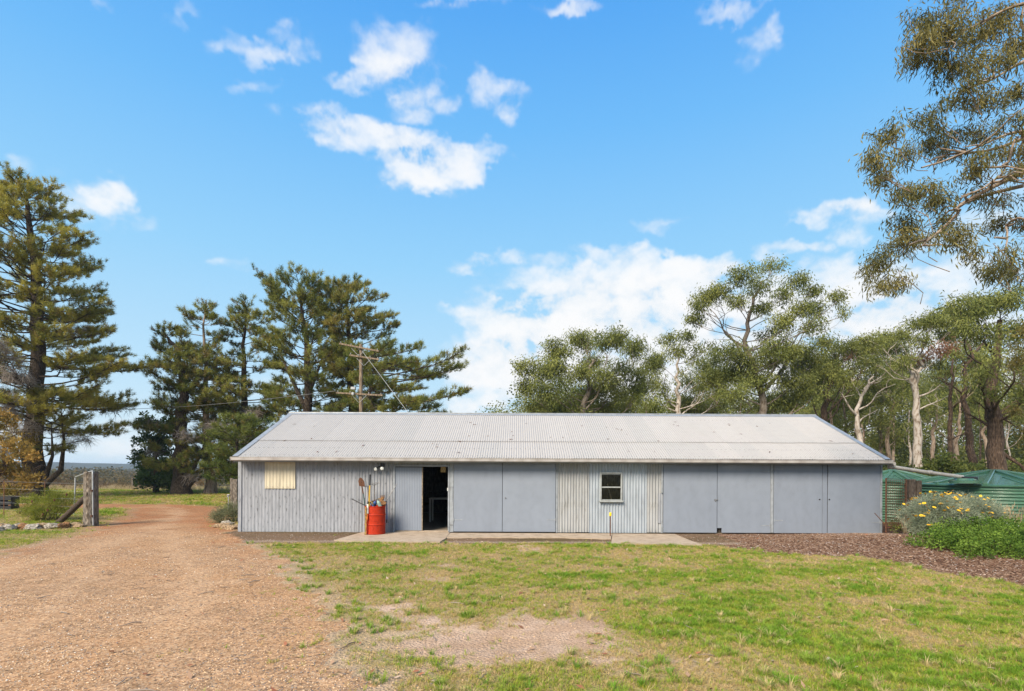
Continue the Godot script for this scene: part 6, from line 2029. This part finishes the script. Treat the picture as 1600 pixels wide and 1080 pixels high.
func make_gateway() -> void:
	# strainer post: a split log, cracked and hollowed, thicker at the foot
	var g := ground_at(142, 822)
	var t := thing("gate_post", on_ground(g.x, g.y), "thick weathered grey timber gate post split down its length", "gate post")
	var mb := MB.new()
	var prof := []
	for s in 40:
		var a := TAU * s / 40
		var rr := 0.19 + 0.012 * sin(a * 5.0) + 0.008 * sin(a * 13.0 + 1.0)
		if absf(wrapf(a - PI * 0.45, -PI, PI)) < 0.13:
			rr -= 0.11
		if absf(wrapf(a - PI * 0.72, -PI, PI)) < 0.08:
			rr -= 0.03
		prof.append(rr)
	for lv in 13:
		var y := -0.1 + 1.92 * lv / 12.0
		for s in 40:
			var a := TAU * s / 40
			var k: float = prof[s] * (1.1 - 0.09 * lv / 12.0) * (1.0 + 0.03 * na.get_noise_2d(s * 0.8, y * 3.0))
			mb.vert(Vector3(cos(a) * k, y + (0.05 * nb.get_noise_2d(s * 0.3, 4.0) if lv == 12 else 0.0), sin(a) * k), Vector3(cos(a), 0, sin(a)))
	for lv in 12:
		for s in 40:
			var a := lv * 40 + s
			var b := lv * 40 + (s + 1) % 40
			mb.face(a, b, b + 40)
			mb.face(a, b + 40, a + 40)
	var c := mb.vert(Vector3(0, 1.78, 0), Vector3.UP)
	for s in 40:
		mb.face(c, 12 * 40 + s, 12 * 40 + (s + 1) % 40)
	obj("post", mb, M.post, t)
	t = thing("brace_log", t.position, "brown log brace propped against the gate post", "log")
	mb = MB.new()
	var b := ground_at(77, 820)
	var foot := Vector3(b.x - g.x, 0.0, b.y - g.y - 0.35)
	mb.tube([Vector3(-0.12, 1.02, 0.0), Vector3(-0.12, 1.02, 0.0).lerp(foot, 0.5) + Vector3(0, -0.015, 0), foot], [0.09, 0.095, 0.1], 12)
	obj("log", mb, M.log, t)
	# pipe gate standing open, seen almost edge on
	t = thing("pipe_gate", on_ground(g.x, g.y), "bent galvanised pipe gate frame hung on the gate post", "gate")
	mb = MB.new()
	var far_top := at(117.5, 745.5, 21.4) - t.position
	var near_top := Vector3(0.17, 1.87, 0.16)
	mb.tube([Vector3(0.2, 0.03, 0.15), Vector3(0.19, 0.9, 0.16), Vector3(0.18, 1.76, 0.16), Vector3(0.13, 1.86, 0.1), near_top.lerp(far_top, 0.2) + Vector3(-0.02, 0.0, 0), near_top.lerp(far_top, 0.6), far_top], [0.024, 0.024, 0.024, 0.024, 0.022, 0.022, 0.022], 8)
	mb.tube([far_top + Vector3(0, -0.03, 0), Vector3(far_top.x - 0.02, 0.75, far_top.z), Vector3(far_top.x - 0.05, 0.12, far_top.z)], [0.026, 0.024, 0.024], 8)
	obj("frame", mb, M.galv, t)
	mb = MB.new()
	for q in [0.35, 1.2]:
		mb.tube([Vector3(0.18, q - 0.03, 0.19), Vector3(0.18, q + 0.03, 0.19)], [0.035, 0.035], 8)
	obj("hinge", mb, M.rust, t)
	mb = MB.new()
	mb.tube([Vector3(far_top.x - 0.05, 0.12, far_top.z), Vector3(far_top.x - 0.12, 0.05, far_top.z + 0.05), Vector3(far_top.x - 0.2, 0.1, far_top.z + 0.1)], [0.02, 0.02, 0.015], 6)
	obj("foot", mb, M.rust, t)
	# wire fence running from the post
	t = thing("wire_fence", on_ground(g.x, g.y), "thin wire fence strung from the gate post to the pine", "fence")
	for s in 5:
		mb = MB.new()
		var y := 0.35 + 0.27 * s
		mb.tube([Vector3(-0.15, y, 0), Vector3(-2.6, y - 0.02, -1.2), Vector3(-5.2, y, -2.4), Vector3(-12, y, -5.5)], [0.0025, 0.0025, 0.0025, 0.0025], 4, false)
		obj("wire", mb, M.galv, t)
	for q in [-2.6, -5.2, -8.6]:
		mb = MB.new()
		mb.rbox(Vector3(q, 0.72, q * 0.46), Vector3(0.03, 1.5, 0.012), 0.003)
		obj("picket", mb, M.rust, t)
	# shrub with red tips by the post
	var sb := ground_at(72, 817)
	shrub("bottlebrush_shrub", "loose yellow green shrub with red tips beside the gate post", "", on_ground(sb.x, sb.y), [[0, 0.45, 0, 0.7, 0.42, 0.5], [-0.35, 0.3, 0.1, 0.5, 0.3, 0.4], [0.4, 0.6, 0, 0.45, 0.4, 0.4], [0.1, 0.95, -0.1, 0.3, 0.25, 0.3], [0.75, 0.7, -0.1, 0.25, 0.3, 0.25], [-0.55, 0.65, 0.0, 0.3, 0.25, 0.3]], "narrow", 190.0, 0.85, Color(0.11, 0.135, 0.02), Color(0.27, 0.29, 0.05), {"freq": 1.2})
	var hd := thing("shrub_flowers", on_ground(sb.x, sb.y), "small dark red flower heads on the loose shrub", "flowers")
	for q in [[-0.5, 0.42, 0.25], [0.2, 0.25, 0.35], [0.55, 0.75, 0.3], [0.85, 0.95, 0.15], [-0.2, 0.7, 0.35], [0.4, 0.4, 0.4], [-0.75, 0.3, 0.2]]:
		mb = MB.new()
		mb.stone(Vector3(q[0], q[1], q[2]), Vector3(0.022, 0.045, 0.022), rng, 0.3, 1)
		obj("flower", mb, M.dark_red, hd)
	# stones edging the bed
	var stones := [
		[-8, 831, 0.28, M.grey_rock, "flat pale border stone at the row's outer end"], [4, 827, 0.2, M.sand_rock, "tan border stone showing behind the pale one"], [14, 828.5, 0.2, M.grey_rock, "white grey leaning border stone before the wire fence"],
		[28, 827, 0.18, M.grey_rock, "grey brown slanted border stone"], [37, 827, 0.2, M.orange_rock, "orange leaning border stone between grey ones"], [51, 827.5, 0.26, M.grey_rock, "broad grey border stone under the shrub"],
		[67, 826, 0.22, M.sand_rock, "rounded tan border stone under the shrub"], [82, 826.5, 0.26, M.grey_rock, "pinkish grey domed border stone"], [96, 826, 0.12, M.orange_rock, "small rusty border stone in the row's gap"], [104, 825, 0.13, M.orange_rock, "small orange border stone beside the flat slab"], [117, 824, 0.36, M.sand_rock, "flat sandstone slab nearest the gate post"],
		[-30, 832, 0.3, M.grey_rock, "large grey border stone beyond the row's visible end"],
	]
	for q in stones:
		var p := ground_at(q[0], q[1])
		var w: float = q[2]
		rock(q[4], "stones edging the garden", on_ground(p.x, p.y), Vector3(w * 0.78, 0.125 if w < 0.34 else 0.1, 0.15), q[3], rng.randf_range(-0.5, 0.5))
	# dark crate under the pine
	var cp := ground_at(6, 801)
	t = thing("black_crate", on_ground(cp.x, cp.y), "black slatted crate on the grass under the tall pine", "crate")
	for s in 3:
		for e in [-0.2, 0.2]:
			mb = MB.new()
			mb.rbox(Vector3(0, 0.1 + 0.2 * s, e), Vector3(1.0, 0.14, 0.03), 0.005)
			obj("slat", mb, M.black, t)
	for s in [-0.48, 0.0, 0.48]:
		mb = MB.new()
		mb.rbox(Vector3(s, 0.28, 0), Vector3(0.05, 0.56, 0.36), 0.005)
		obj("upright", mb, M.black, t)
	# bush, stones, timber and tap at the shed's near corner
	var bp := ground_at(348, 818)
	shrub("grey_bush", "low grey green bush at the shed's corner beside the driveway", "", on_ground(bp.x, bp.y - 0.3), [[0, 0.28, 0, 0.55, 0.3, 0.4], [-0.3, 0.2, 0.1, 0.38, 0.24, 0.3], [0.35, 0.45, -0.1, 0.45, 0.32, 0.35], [0.6, 0.6, -0.3, 0.3, 0.25, 0.3]], "narrow", 230.0, 0.8, Color(0.13, 0.15, 0.08), Color(0.3, 0.31, 0.18), {"stems": 8, "category": "bush"})
	for q in [[357, 812, 0.2, 0.055, M.orange_rock, "orange topped flat rock uppermost by the shed corner"], [347, 824, 0.24, 0.06, M.sand_rock, "flat tan rock lowest of the pile by the corner"], [360, 827, 0.28, 0.07, M.sand_rock, "biggest sandstone slab leaning at the shed corner"], [369, 826, 0.12, 0.06, M.sand_rock, "small rock touching the shed's corner trim"], [356, 820, 0.2, 0.07, M.grey_rock, "grey rock between the sandstone slabs by the corner"]]:
		var p := ground_at(q[0], q[1])
		var o := on_ground(p.x, p.y)
		if q[0] == 357:
			o.y += 0.16
		rock(q[5], "rocks by the shed corner", o, Vector3(q[2], q[3] + 0.03, 0.16), q[4], rng.randf_range(-0.4, 0.4))
	var tp := Vector3(-12.15, 0, -23.2)
	t = thing("timber_post", on_ground(tp.x, tp.z), "weathered broad timber post behind the shed's near corner", "post")
	mb = MB.new()
	mb.rbox(Vector3(0.04, 0.75, 0), Vector3(0.11, 1.6, 0.12), 0.012)
	mb.rbox(Vector3(0.2, 0.73, 0.01), Vector3(0.19, 1.56, 0.13), 0.012)
	obj("post", mb, M.post, t)
	tp = Vector3(at(357, 770, 25).x, 0, -25.0)
	t = thing("garden_tap", on_ground(tp.x, tp.z), "small galvanised standpipe tap beside the timber post", "tap")
	mb = MB.new()
	mb.tube([Vector3(0, -0.05, 0), Vector3(0, 0.72, 0)], [0.022, 0.02], 8)
	obj("pipe", mb, M.galv, t)
	mb = MB.new()
	mb.tube([Vector3(-0.05, 0.74, 0), Vector3(0.05, 0.74, 0)], [0.035, 0.035], 8)
	mb.tube([Vector3(0.0, 0.73, 0), Vector3(0.0, 0.7, 0.09), Vector3(0, 0.64, 0.1)], [0.02, 0.02, 0.018], 8)
	obj("spout", mb, M.steel, t)
	# far paddock fence
	t = thing("paddock_fence", Vector3.ZERO, "short run of pale timber fence far down the paddock", "fence")
	for q in [[207, 46.0], [214, 46.3], [227, 47.0], [250, 48.0]]:
		var p := at(q[0], 765, q[1])
		p.y = height(p.x, p.z)
		mb = MB.new()
		mb.rbox(p + Vector3(0, 0.45, 0), Vector3(0.12, 1.1, 0.12), 0.02)
		obj("post", mb, M.post, t)
	mb = MB.new()
	var p0 := at(214, 768, 46.3)
	var p1 := at(250, 768, 48.0)
	mb.tube([Vector3(p0.x, height(p0.x, p0.z) + 0.8, p0.z), Vector3(p1.x, height(p1.x, p1.z) + 0.75, p1.z)], [0.05, 0.05], 6)
	obj("rail", mb, M.post, t)
	dry_grass("dry_grass", "band of tall dry grass along the paddock's edge", 900, func(r): return Vector2(r.randf_range(-42, -19), r.randf_range(-49, -44)), 0.2, 0.42)


func dry_grass(called: String, label: String, count: int, place: Callable, h0: float, h1: float) -> void:
	var r := RandomNumberGenerator.new()
	r.seed = count
	var mb := MB.new()
	for i in 12:
		var a := r.randf() * TAU
		var d := Vector3(cos(a), 0, sin(a))
		var s := d.cross(Vector3.UP) * 0.008
		var o := d * r.randf() * 0.08
		var m := o + d * 0.15 + Vector3(0, 0.6, 0)
		var e := o + d * r.randf_range(0.25, 0.5) + Vector3(0, r.randf_range(0.75, 1.1), 0)
		mb.quad(o - s, o + s, m + s, m - s, d)
		mb.tri(m - s, m + s, e, d)
		mb.quad(e - Vector3(0, 0.12, 0), e + s * 1.6 - Vector3(0, 0.05, 0), e + Vector3(0, 0.06, 0), e - s * 1.6 - Vector3(0, 0.05, 0), d)
	var where := []
	var cols := []
	for i in count:
		var p: Vector2 = place.call(r)
		var h := r.randf_range(h0, h1)
		where.append(Transform3D(Basis(Vector3.UP, r.randf() * TAU).scaled_local(Vector3(h, h, h)), on_ground(p.x, p.y)))
		cols.append(Color(0.36, 0.28, 0.16).lerp(Color(0.5, 0.4, 0.26), r.randf()))
	tag(scatter(called, mb.mesh(), M.grass, where, cols), label, "grass")


func make_pole() -> void:
	var z := 31.0
	var base := at(563.5, 760, z)
	base.y = height(base.x, base.z)
	var t := thing("power_pole", base, "timber power pole with three crossarms behind the shed roof", "power pole")
	var topy := at(563.5, 538, z).y - base.y
	var mb := MB.new()
	mb.tube([Vector3(0, -0.2, 0), Vector3(0, topy * 0.5, 0), Vector3(-0.02, topy, 0)], [0.14, 0.115, 0.095], 12)
	obj("pole", mb, M.pole, t)
	for q in [[530, 534, 592, 549], [546, 552, 592, 562], [525, 611, 598, 618]]:
		mb = MB.new()
		var a := at(q[0], q[1] + 3, z - 0.16) - base
		var b := at(q[2], q[3], z - 0.16) - base
		mb.rbox((a + b) * 0.5, Vector3((b - a).length(), 0.095, 0.08), 0.01, Basis(Vector3.BACK, atan2(b.y - a.y, b.x - a.x)))
		var arm := obj("crossarm", mb, M.pole, t)
		for e in [0.04, 0.3, 0.7, 0.96]:
			mb = MB.new()
			var p := a.lerp(b, e)
			mb.lathe([Vector2(0.0, 0.04), Vector2(0.015, 0.04), Vector2(0.028, 0.07), Vector2(0.018, 0.08), Vector2(0.028, 0.1), Vector2(0.015, 0.13), Vector2(0, 0.135)], 10, p)
			obj("insulator", mb, M.galv, arm)
		mb = MB.new()
		var m := (a + b) * 0.5
		for e in [-1.0, 1.0]:
			mb.tube([m + Vector3(e * 0.42, -0.06, 0.02), m + Vector3(0.02 * e, -0.48, 0.06)], [0.011, 0.011], 5)
		obj("brace", mb, M.galv, arm)
	mb = MB.new()
	var f := at(552, 607, z - 0.25) - base
	mb.rbox(f, Vector3(0.26, 0.16, 0.2), 0.02)
	mb.rbox(f + Vector3(-0.02, -0.3, 0), Vector3(0.14, 0.16, 0.16), 0.02)
	obj("switch_box", mb, M.galv, t)
	t = thing("stay_wire", base, "pale stay wire slanting from the pole down behind the roof", "wire")
	mb = MB.new()
	var s0 := at(566, 549, z - 0.2) - base
	var s1 := at(640, 648, 28.0) - base
	mb.tube([s0, s0.lerp(s1, 0.5), s0.lerp(s1, 1.9)], [0.012, 0.012, 0.012], 6)
	obj("cable", mb, M.galv, t)
	t = thing("power_line", base, "thin power line crossing the gap towards the tall pine", "wire")
	mb = MB.new()
	var w0 := at(525, 611, z - 0.2) - base
	var w1 := at(100, 640, 41.0) - base
	mb.tube(curve(w0, w1, -0.35, 0.0, 12, rng), taper(0.014, 0.0139, 12), 4, false)
	obj("cable", mb, M.steel, t)


func tank(called: String, label: String, c: Vector3, r: float, wall: float, peak: float, turn: float) -> Node3D:
	var t := thing(called, c, label, "water tank")
	var prof := []
	var ribs := 15
	for i in ribs * 6 + 1:
		var y := wall * i / (ribs * 6.0)
		prof.append(Vector2(r - 0.02 + 0.022 * cos(TAU * i / 6.0), y))
	var mb := MB.new()
	mb.lathe(prof, 64, Vector3.ZERO, true)
	obj("wall", mb, M.tank, t)
	mb = MB.new()
	mb.lathe([Vector2(r - 0.02, wall - 0.01), Vector2(r + 0.035, wall - 0.01), Vector2(r + 0.04, wall + 0.03), Vector2(r - 0.02, wall + 0.06)], 64)
	obj("rim", mb, M.tank, t)
	# faceted roof: twelve flat panels between raised ribs
	for s in 12:
		mb = MB.new()
		var a := turn + TAU * s / 12
		var b := turn + TAU * (s + 1) / 12
		var p := Vector3(cos(a) * (r - 0.01), wall + 0.04, sin(a) * (r - 0.01))
		var q := Vector3(cos(b) * (r - 0.01), wall + 0.04, sin(b) * (r - 0.01))
		var pk := Vector3(0, peak, 0)
		mb.quad(p, q, q.lerp(pk, 0.93), p.lerp(pk, 0.93), Vector3.UP)
		var panel_ := obj("roof_panel", mb, M.tank_roof, t)
		mb = MB.new()
		var m := (p + q) * 0.5
		for e in [p, q]:
			mb.tube([m.lerp(pk, 0.55) + Vector3(0, 0.012, 0), e.lerp(m, 0.45) + Vector3(0, 0.012, 0)], [0.018, 0.022], 6)
		obj("stiffener", mb, M.tank_roof, panel_)
		mb = MB.new()
		var d := pk - p
		var out := Vector3(cos(a), 0, sin(a))
		var side := Vector3(-sin(a), 0, cos(a))
		var up := side.cross(d).normalized()
		if up.y < 0:
			up = -up
		mb.rbox(p + d * 0.475 + up * 0.02, Vector3(0.13, 0.1, d.length() * 0.95), 0.02, Basis(side, up, side.cross(up)))
		obj("rib", mb, M.tank_roof, t)
	mb = MB.new()
	mb.lathe([Vector2(r * 0.1, peak - 0.06), Vector2(r * 0.1, peak), Vector2(r * 0.07, peak + 0.03), Vector2(0, peak + 0.035)], 20)
	obj("hub", mb, M.tank_roof, t)
	return t


func make_tanks() -> void:
	var c := at(1395, 780, 22.5)
	tank("water_tank", "smaller looking green water tank partly hidden by the shed's end", Vector3(c.x, 0, c.z), 1.72, 1.56, 2.02, 0.26)
	c = at(1552, 780, 18.7)
	var t := tank("water_tank", "green ribbed water tank behind the flowering bush", Vector3(c.x, 0, c.z), 2.55, 1.53, 2.02, 0.27)
	# strainer in the near shoulder of the roof
	var ip := at(1507, 747, 17.15) - t.position
	var mb := MB.new()
	mb.lathe([Vector2(0.42, -0.1), Vector2(0.42, -0.02), Vector2(0.3, 0.0), Vector2(0.26, 0.05)], 28, ip + Vector3(0.02, -0.06, 0))
	var st := obj("inlet_collar", mb, M.tank_roof, t)
	mb = MB.new()
	mb.lathe([Vector2(0.25, -0.06), Vector2(0.255, 0.02), Vector2(0.23, 0.045), Vector2(0.2, 0.03), Vector2(0, 0.03)], 28, ip + Vector3(0.1, -0.0, 0))
	obj("strainer", mb, M.black, st)
	# pipe from the shed gutter to the tank
	t = thing("rainwater_pipe", Vector3(11.3, 0, -16.6), "long pale pipe sloping from the shed gutter to the tank", "pipe")
	mb = MB.new()
	var a := at(1392.5, 729.5, 16.8) - t.position
	var b := at(1504, 747, 17.15) - t.position + Vector3(0, 0.03, 0)
	mb.tube([a, a.lerp(b, 0.5) + Vector3(0, -0.012, 0), b], [0.058, 0.058, 0.058], 14)
	obj("pipe", mb, M.pvc, t)
	mb = MB.new()
	mb.tube([a + Vector3(0.09, -0.012, 0), a, a + Vector3(-0.08, -0.0, -0.0)], [0.072, 0.074, 0.07], 14)
	mb.tube([a + Vector3(-0.02, 0, 0), a + Vector3(-0.03, 0.06, 0.05), Vector3(a.x - 0.05, 2.22, 0.02)], [0.066, 0.06, 0.05], 12)
	obj("elbow", mb, M.pvc, t)
	mb = MB.new()
	mb.tube([a.lerp(b, 0.52), a.lerp(b, 0.56)], [0.066, 0.066], 14)
	obj("coupling", mb, M.pvc, t)
	# posts between the tanks
	for q in [[1423.5, 749, 0.2, "square old brown timber post between the water tanks"], [1434, 751, 0.16, "narrower timber post against the farther tank"]]:
		var p := at(q[0], 780, 16.9)
		p.y = height(p.x, p.z)
		var ph := at(q[0], q[1], 16.9).y - p.y
		var po := thing("timber_post", p, q[3], "post")
		mb = MB.new()
		mb.rbox(Vector3(0, ph * 0.5 - 0.05, 0), Vector3(q[2], ph + 0.1, 0.16), 0.012)
		obj("post", mb, M.sleeper, po)
	# rusty mesh gate
	var g0 := at(1384.5, 808, 16.5)
	t = thing("mesh_gate", Vector3(g0.x, height(g0.x, g0.z), g0.z), "rusty square mesh gate leaning beside the shed's end", "gate")
	var w := 0.61
	var h := at(1384, 747.5, 16.5).y - t.position.y
	mb = MB.new()
	mb.tube([Vector3(0, 0, 0), Vector3(0.03, h, -0.04), Vector3(w + 0.02, h - 0.03, -0.04), Vector3(w, 0.0, 0)], [0.024, 0.024, 0.022, 0.024], 8)
	mb.tube([Vector3(0.0, 0.18, 0), Vector3(w, 0.16, 0)], [0.016, 0.016], 8)
	mb.tube([Vector3(-0.04, 0.28, 0.02), Vector3(-0.28, 0.62, -0.1)], [0.014, 0.012], 6)
	obj("frame", mb, M.rust, t)
	for s in 9:
		mb = MB.new()
		var x := w * (s + 1) / 10.0
		mb.tube([Vector3(x, 0.18, 0.004), Vector3(x + 0.025, h - 0.02, -0.034)], [0.0065, 0.0065], 5, false)
		obj("vertical_wire", mb, M.rust, t)
	for s in 13:
		mb = MB.new()
		var y := 0.18 + (h - 0.2) * (s + 0.5) / 13.0
		mb.tube([Vector3(0.01, y, 0), Vector3(w + 0.01, y, 0)], [0.0065, 0.0065], 5, false)
		obj("cross_wire", mb, M.rust, t)
	make_bed()


func make_bed() -> void:
	# grey leaved daisy bush with yellow flowers
	var b := at(1487, 842, 14.6)
	b.y = height(b.x, b.z)
	var lumps := [[-0.75, 0.5, 0, 0.5, 0.42, 0.5], [-0.3, 0.66, -0.1, 0.6, 0.42, 0.6], [0.3, 0.68, -0.1, 0.6, 0.42, 0.6], [0.85, 0.6, -0.15, 0.5, 0.36, 0.5], [-0.9, 0.3, 0.25, 0.32, 0.3, 0.3], [0.0, 0.52, 0.25, 0.7, 0.36, 0.4], [1.15, 0.5, -0.2, 0.3, 0.28, 0.4]]
	shrub("daisy_bush", "grey leaved bush covered with yellow daisies before the tank", "", b, lumps, "narrow", 330.0, 0.9, Color(0.16, 0.2, 0.13), Color(0.4, 0.44, 0.32), {"stems": 12, "category": "bush", "freq": 2.0})
	var fl := thing("daisy_flowers", b, "bright yellow daisy flowers standing above the grey bush", "flowers")
	var mb := MB.new()
	for s in 11:
		var a := TAU * s / 11
		var d := Vector3(cos(a), 0.1, sin(a))
		var e := Vector3(-sin(a), 0, cos(a)) * 0.009
		mb.quad(d * 0.008, d * 0.025 + e, d * 0.045, d * 0.025 - e, Vector3.UP)
	var head := mb.mesh()
	mb = MB.new()
	mb.lathe([Vector2(0.008, -0.004), Vector2(0.008, 0.004), Vector2(0.004, 0.008), Vector2(0, 0.009)], 9)
	var eye := mb.mesh()
	var r := RandomNumberGenerator.new()
	r.seed = 12
	for i in 120:
		var q: Array = [lumps[0], lumps[1], lumps[0], lumps[1], lumps[2], lumps[3], lumps[4], lumps[5]][r.randi() % 8]
		var d := Vector3(r.randfn(0, 1), r.randf_range(0.7, 1.6), r.randfn(0.2, 0.8)).normalized()
		if i % 7 == 0:
			d = Vector3(r.randfn(0, 0.8), 0.1, 1).normalized()
		var p := Vector3(q[0], q[1], q[2]) + d * Vector3(q[3], q[4], q[5]) * r.randf_range(1.08, 1.3)
		var f := obj("flower", head, M.petal, fl, p)
		f.basis = Basis.from_euler(Vector3(r.randf_range(0.1, 0.9), r.randf() * TAU, 0)).scaled_local(Vector3.ONE * r.randf_range(0.8, 1.25))
		obj("flower_eye", eye, M.orange, f)
	# bright green creeping ground cover
	b = at(1530, 878, 12.4)
	b.y = height(b.x, b.z)
	lumps = []
	for q in [[1446, 862, 13.0, 0.4, 0.22], [1475, 868, 12.9, 0.5, 0.3], [1500, 872, 12.5, 0.55, 0.32], [1530, 878, 12.2, 0.55, 0.34], [1490, 848, 13.8, 0.5, 0.36], [1530, 846, 13.9, 0.6, 0.42], [1565, 855, 13.0, 0.6, 0.42], [1570, 868, 12.3, 0.55, 0.36], [1605, 858, 12.3, 0.6, 0.44], [1605, 838, 13.4, 0.7, 0.42], [1640, 860, 12.0, 0.6, 0.4], [1570, 836, 14.2, 0.6, 0.44], [1520, 884, 11.9, 0.4, 0.22], [1590, 876, 11.8, 0.4, 0.26], [1680, 850, 12.4, 0.7, 0.44]]:
		var p := at(q[0], q[1], q[2])
		lumps.append([p.x - b.x, height(p.x, p.z) - b.y + q[4] * 0.4, p.z - b.z, q[3], q[4], q[3] * 0.8])
	shrub("ground_cover", "bright green leafy ground cover spilling over the mulch bed", "", b, lumps, "broad", 110.0, 0.62, Color(0.055, 0.12, 0.018), Color(0.2, 0.3, 0.05), {"stems": 4, "category": "plant", "freq": 1.6})
	fl = thing("pale_flowers", b, "few pale pink flowers dotted over the green ground cover", "flowers")
	for q in [[1501, 869, 12.3], [1570, 820, 14.2], [1587, 823, 13.6], [1543, 826, 14.4]]:
		var p := at(q[0], q[1], q[2]) - b
		var f := obj("flower", head, M.white, fl, p + Vector3(0, 0.03, 0.1))
		f.basis = Basis.from_euler(Vector3(0.8, 0, 0))
	# weeds at the foot of the shed's end
	b = on_ground(11.75, -16.6)
	shrub("weeds", "pale green weeds at the foot of the shed's end wall", "", b, [[0, 0.1, 0.1, 0.35, 0.2, 0.25], [0.4, 0.15, 0, 0.3, 0.22, 0.25], [0.0, 0.25, -0.2, 0.25, 0.3, 0.2], [0.8, 0.08, 0.1, 0.35, 0.12, 0.2]], "broad", 46.0, 0.7, Color(0.07, 0.11, 0.02), Color(0.22, 0.27, 0.06), {"category": "weeds"})
	dry_grass("dry_stalks", "tall bleached grass stalks between the bush and the tank", 34, func(rr): return Vector2(rr.randf_range(12.9, 15.2), rr.randf_range(-15.9, -14.9)), 0.6, 1.0)
	dry_grass("dry_stalks", "bleached grass stalks growing through the rusty mesh gate", 9, func(rr): return Vector2(rr.randf_range(11.5, 12.2), rr.randf_range(-16.5, -16.0)), 0.4, 0.75)


func _ready() -> void:
	make_light()
	rng.seed = 20
	for q in [[na, 0.35, 3, 1], [nb, 1.4, 3, 2], [nc, 6.0, 2, 3]]:
		q[0].seed = q[3]
		q[0].frequency = q[1]
		q[0].fractal_octaves = q[2]
		q[0].noise_type = FastNoiseLite.TYPE_SIMPLEX_SMOOTH
	make_materials()
	make_ground()
	make_shed()
	make_trees()
	make_gateway()
	make_pole()
	make_tanks()
	make_turf()
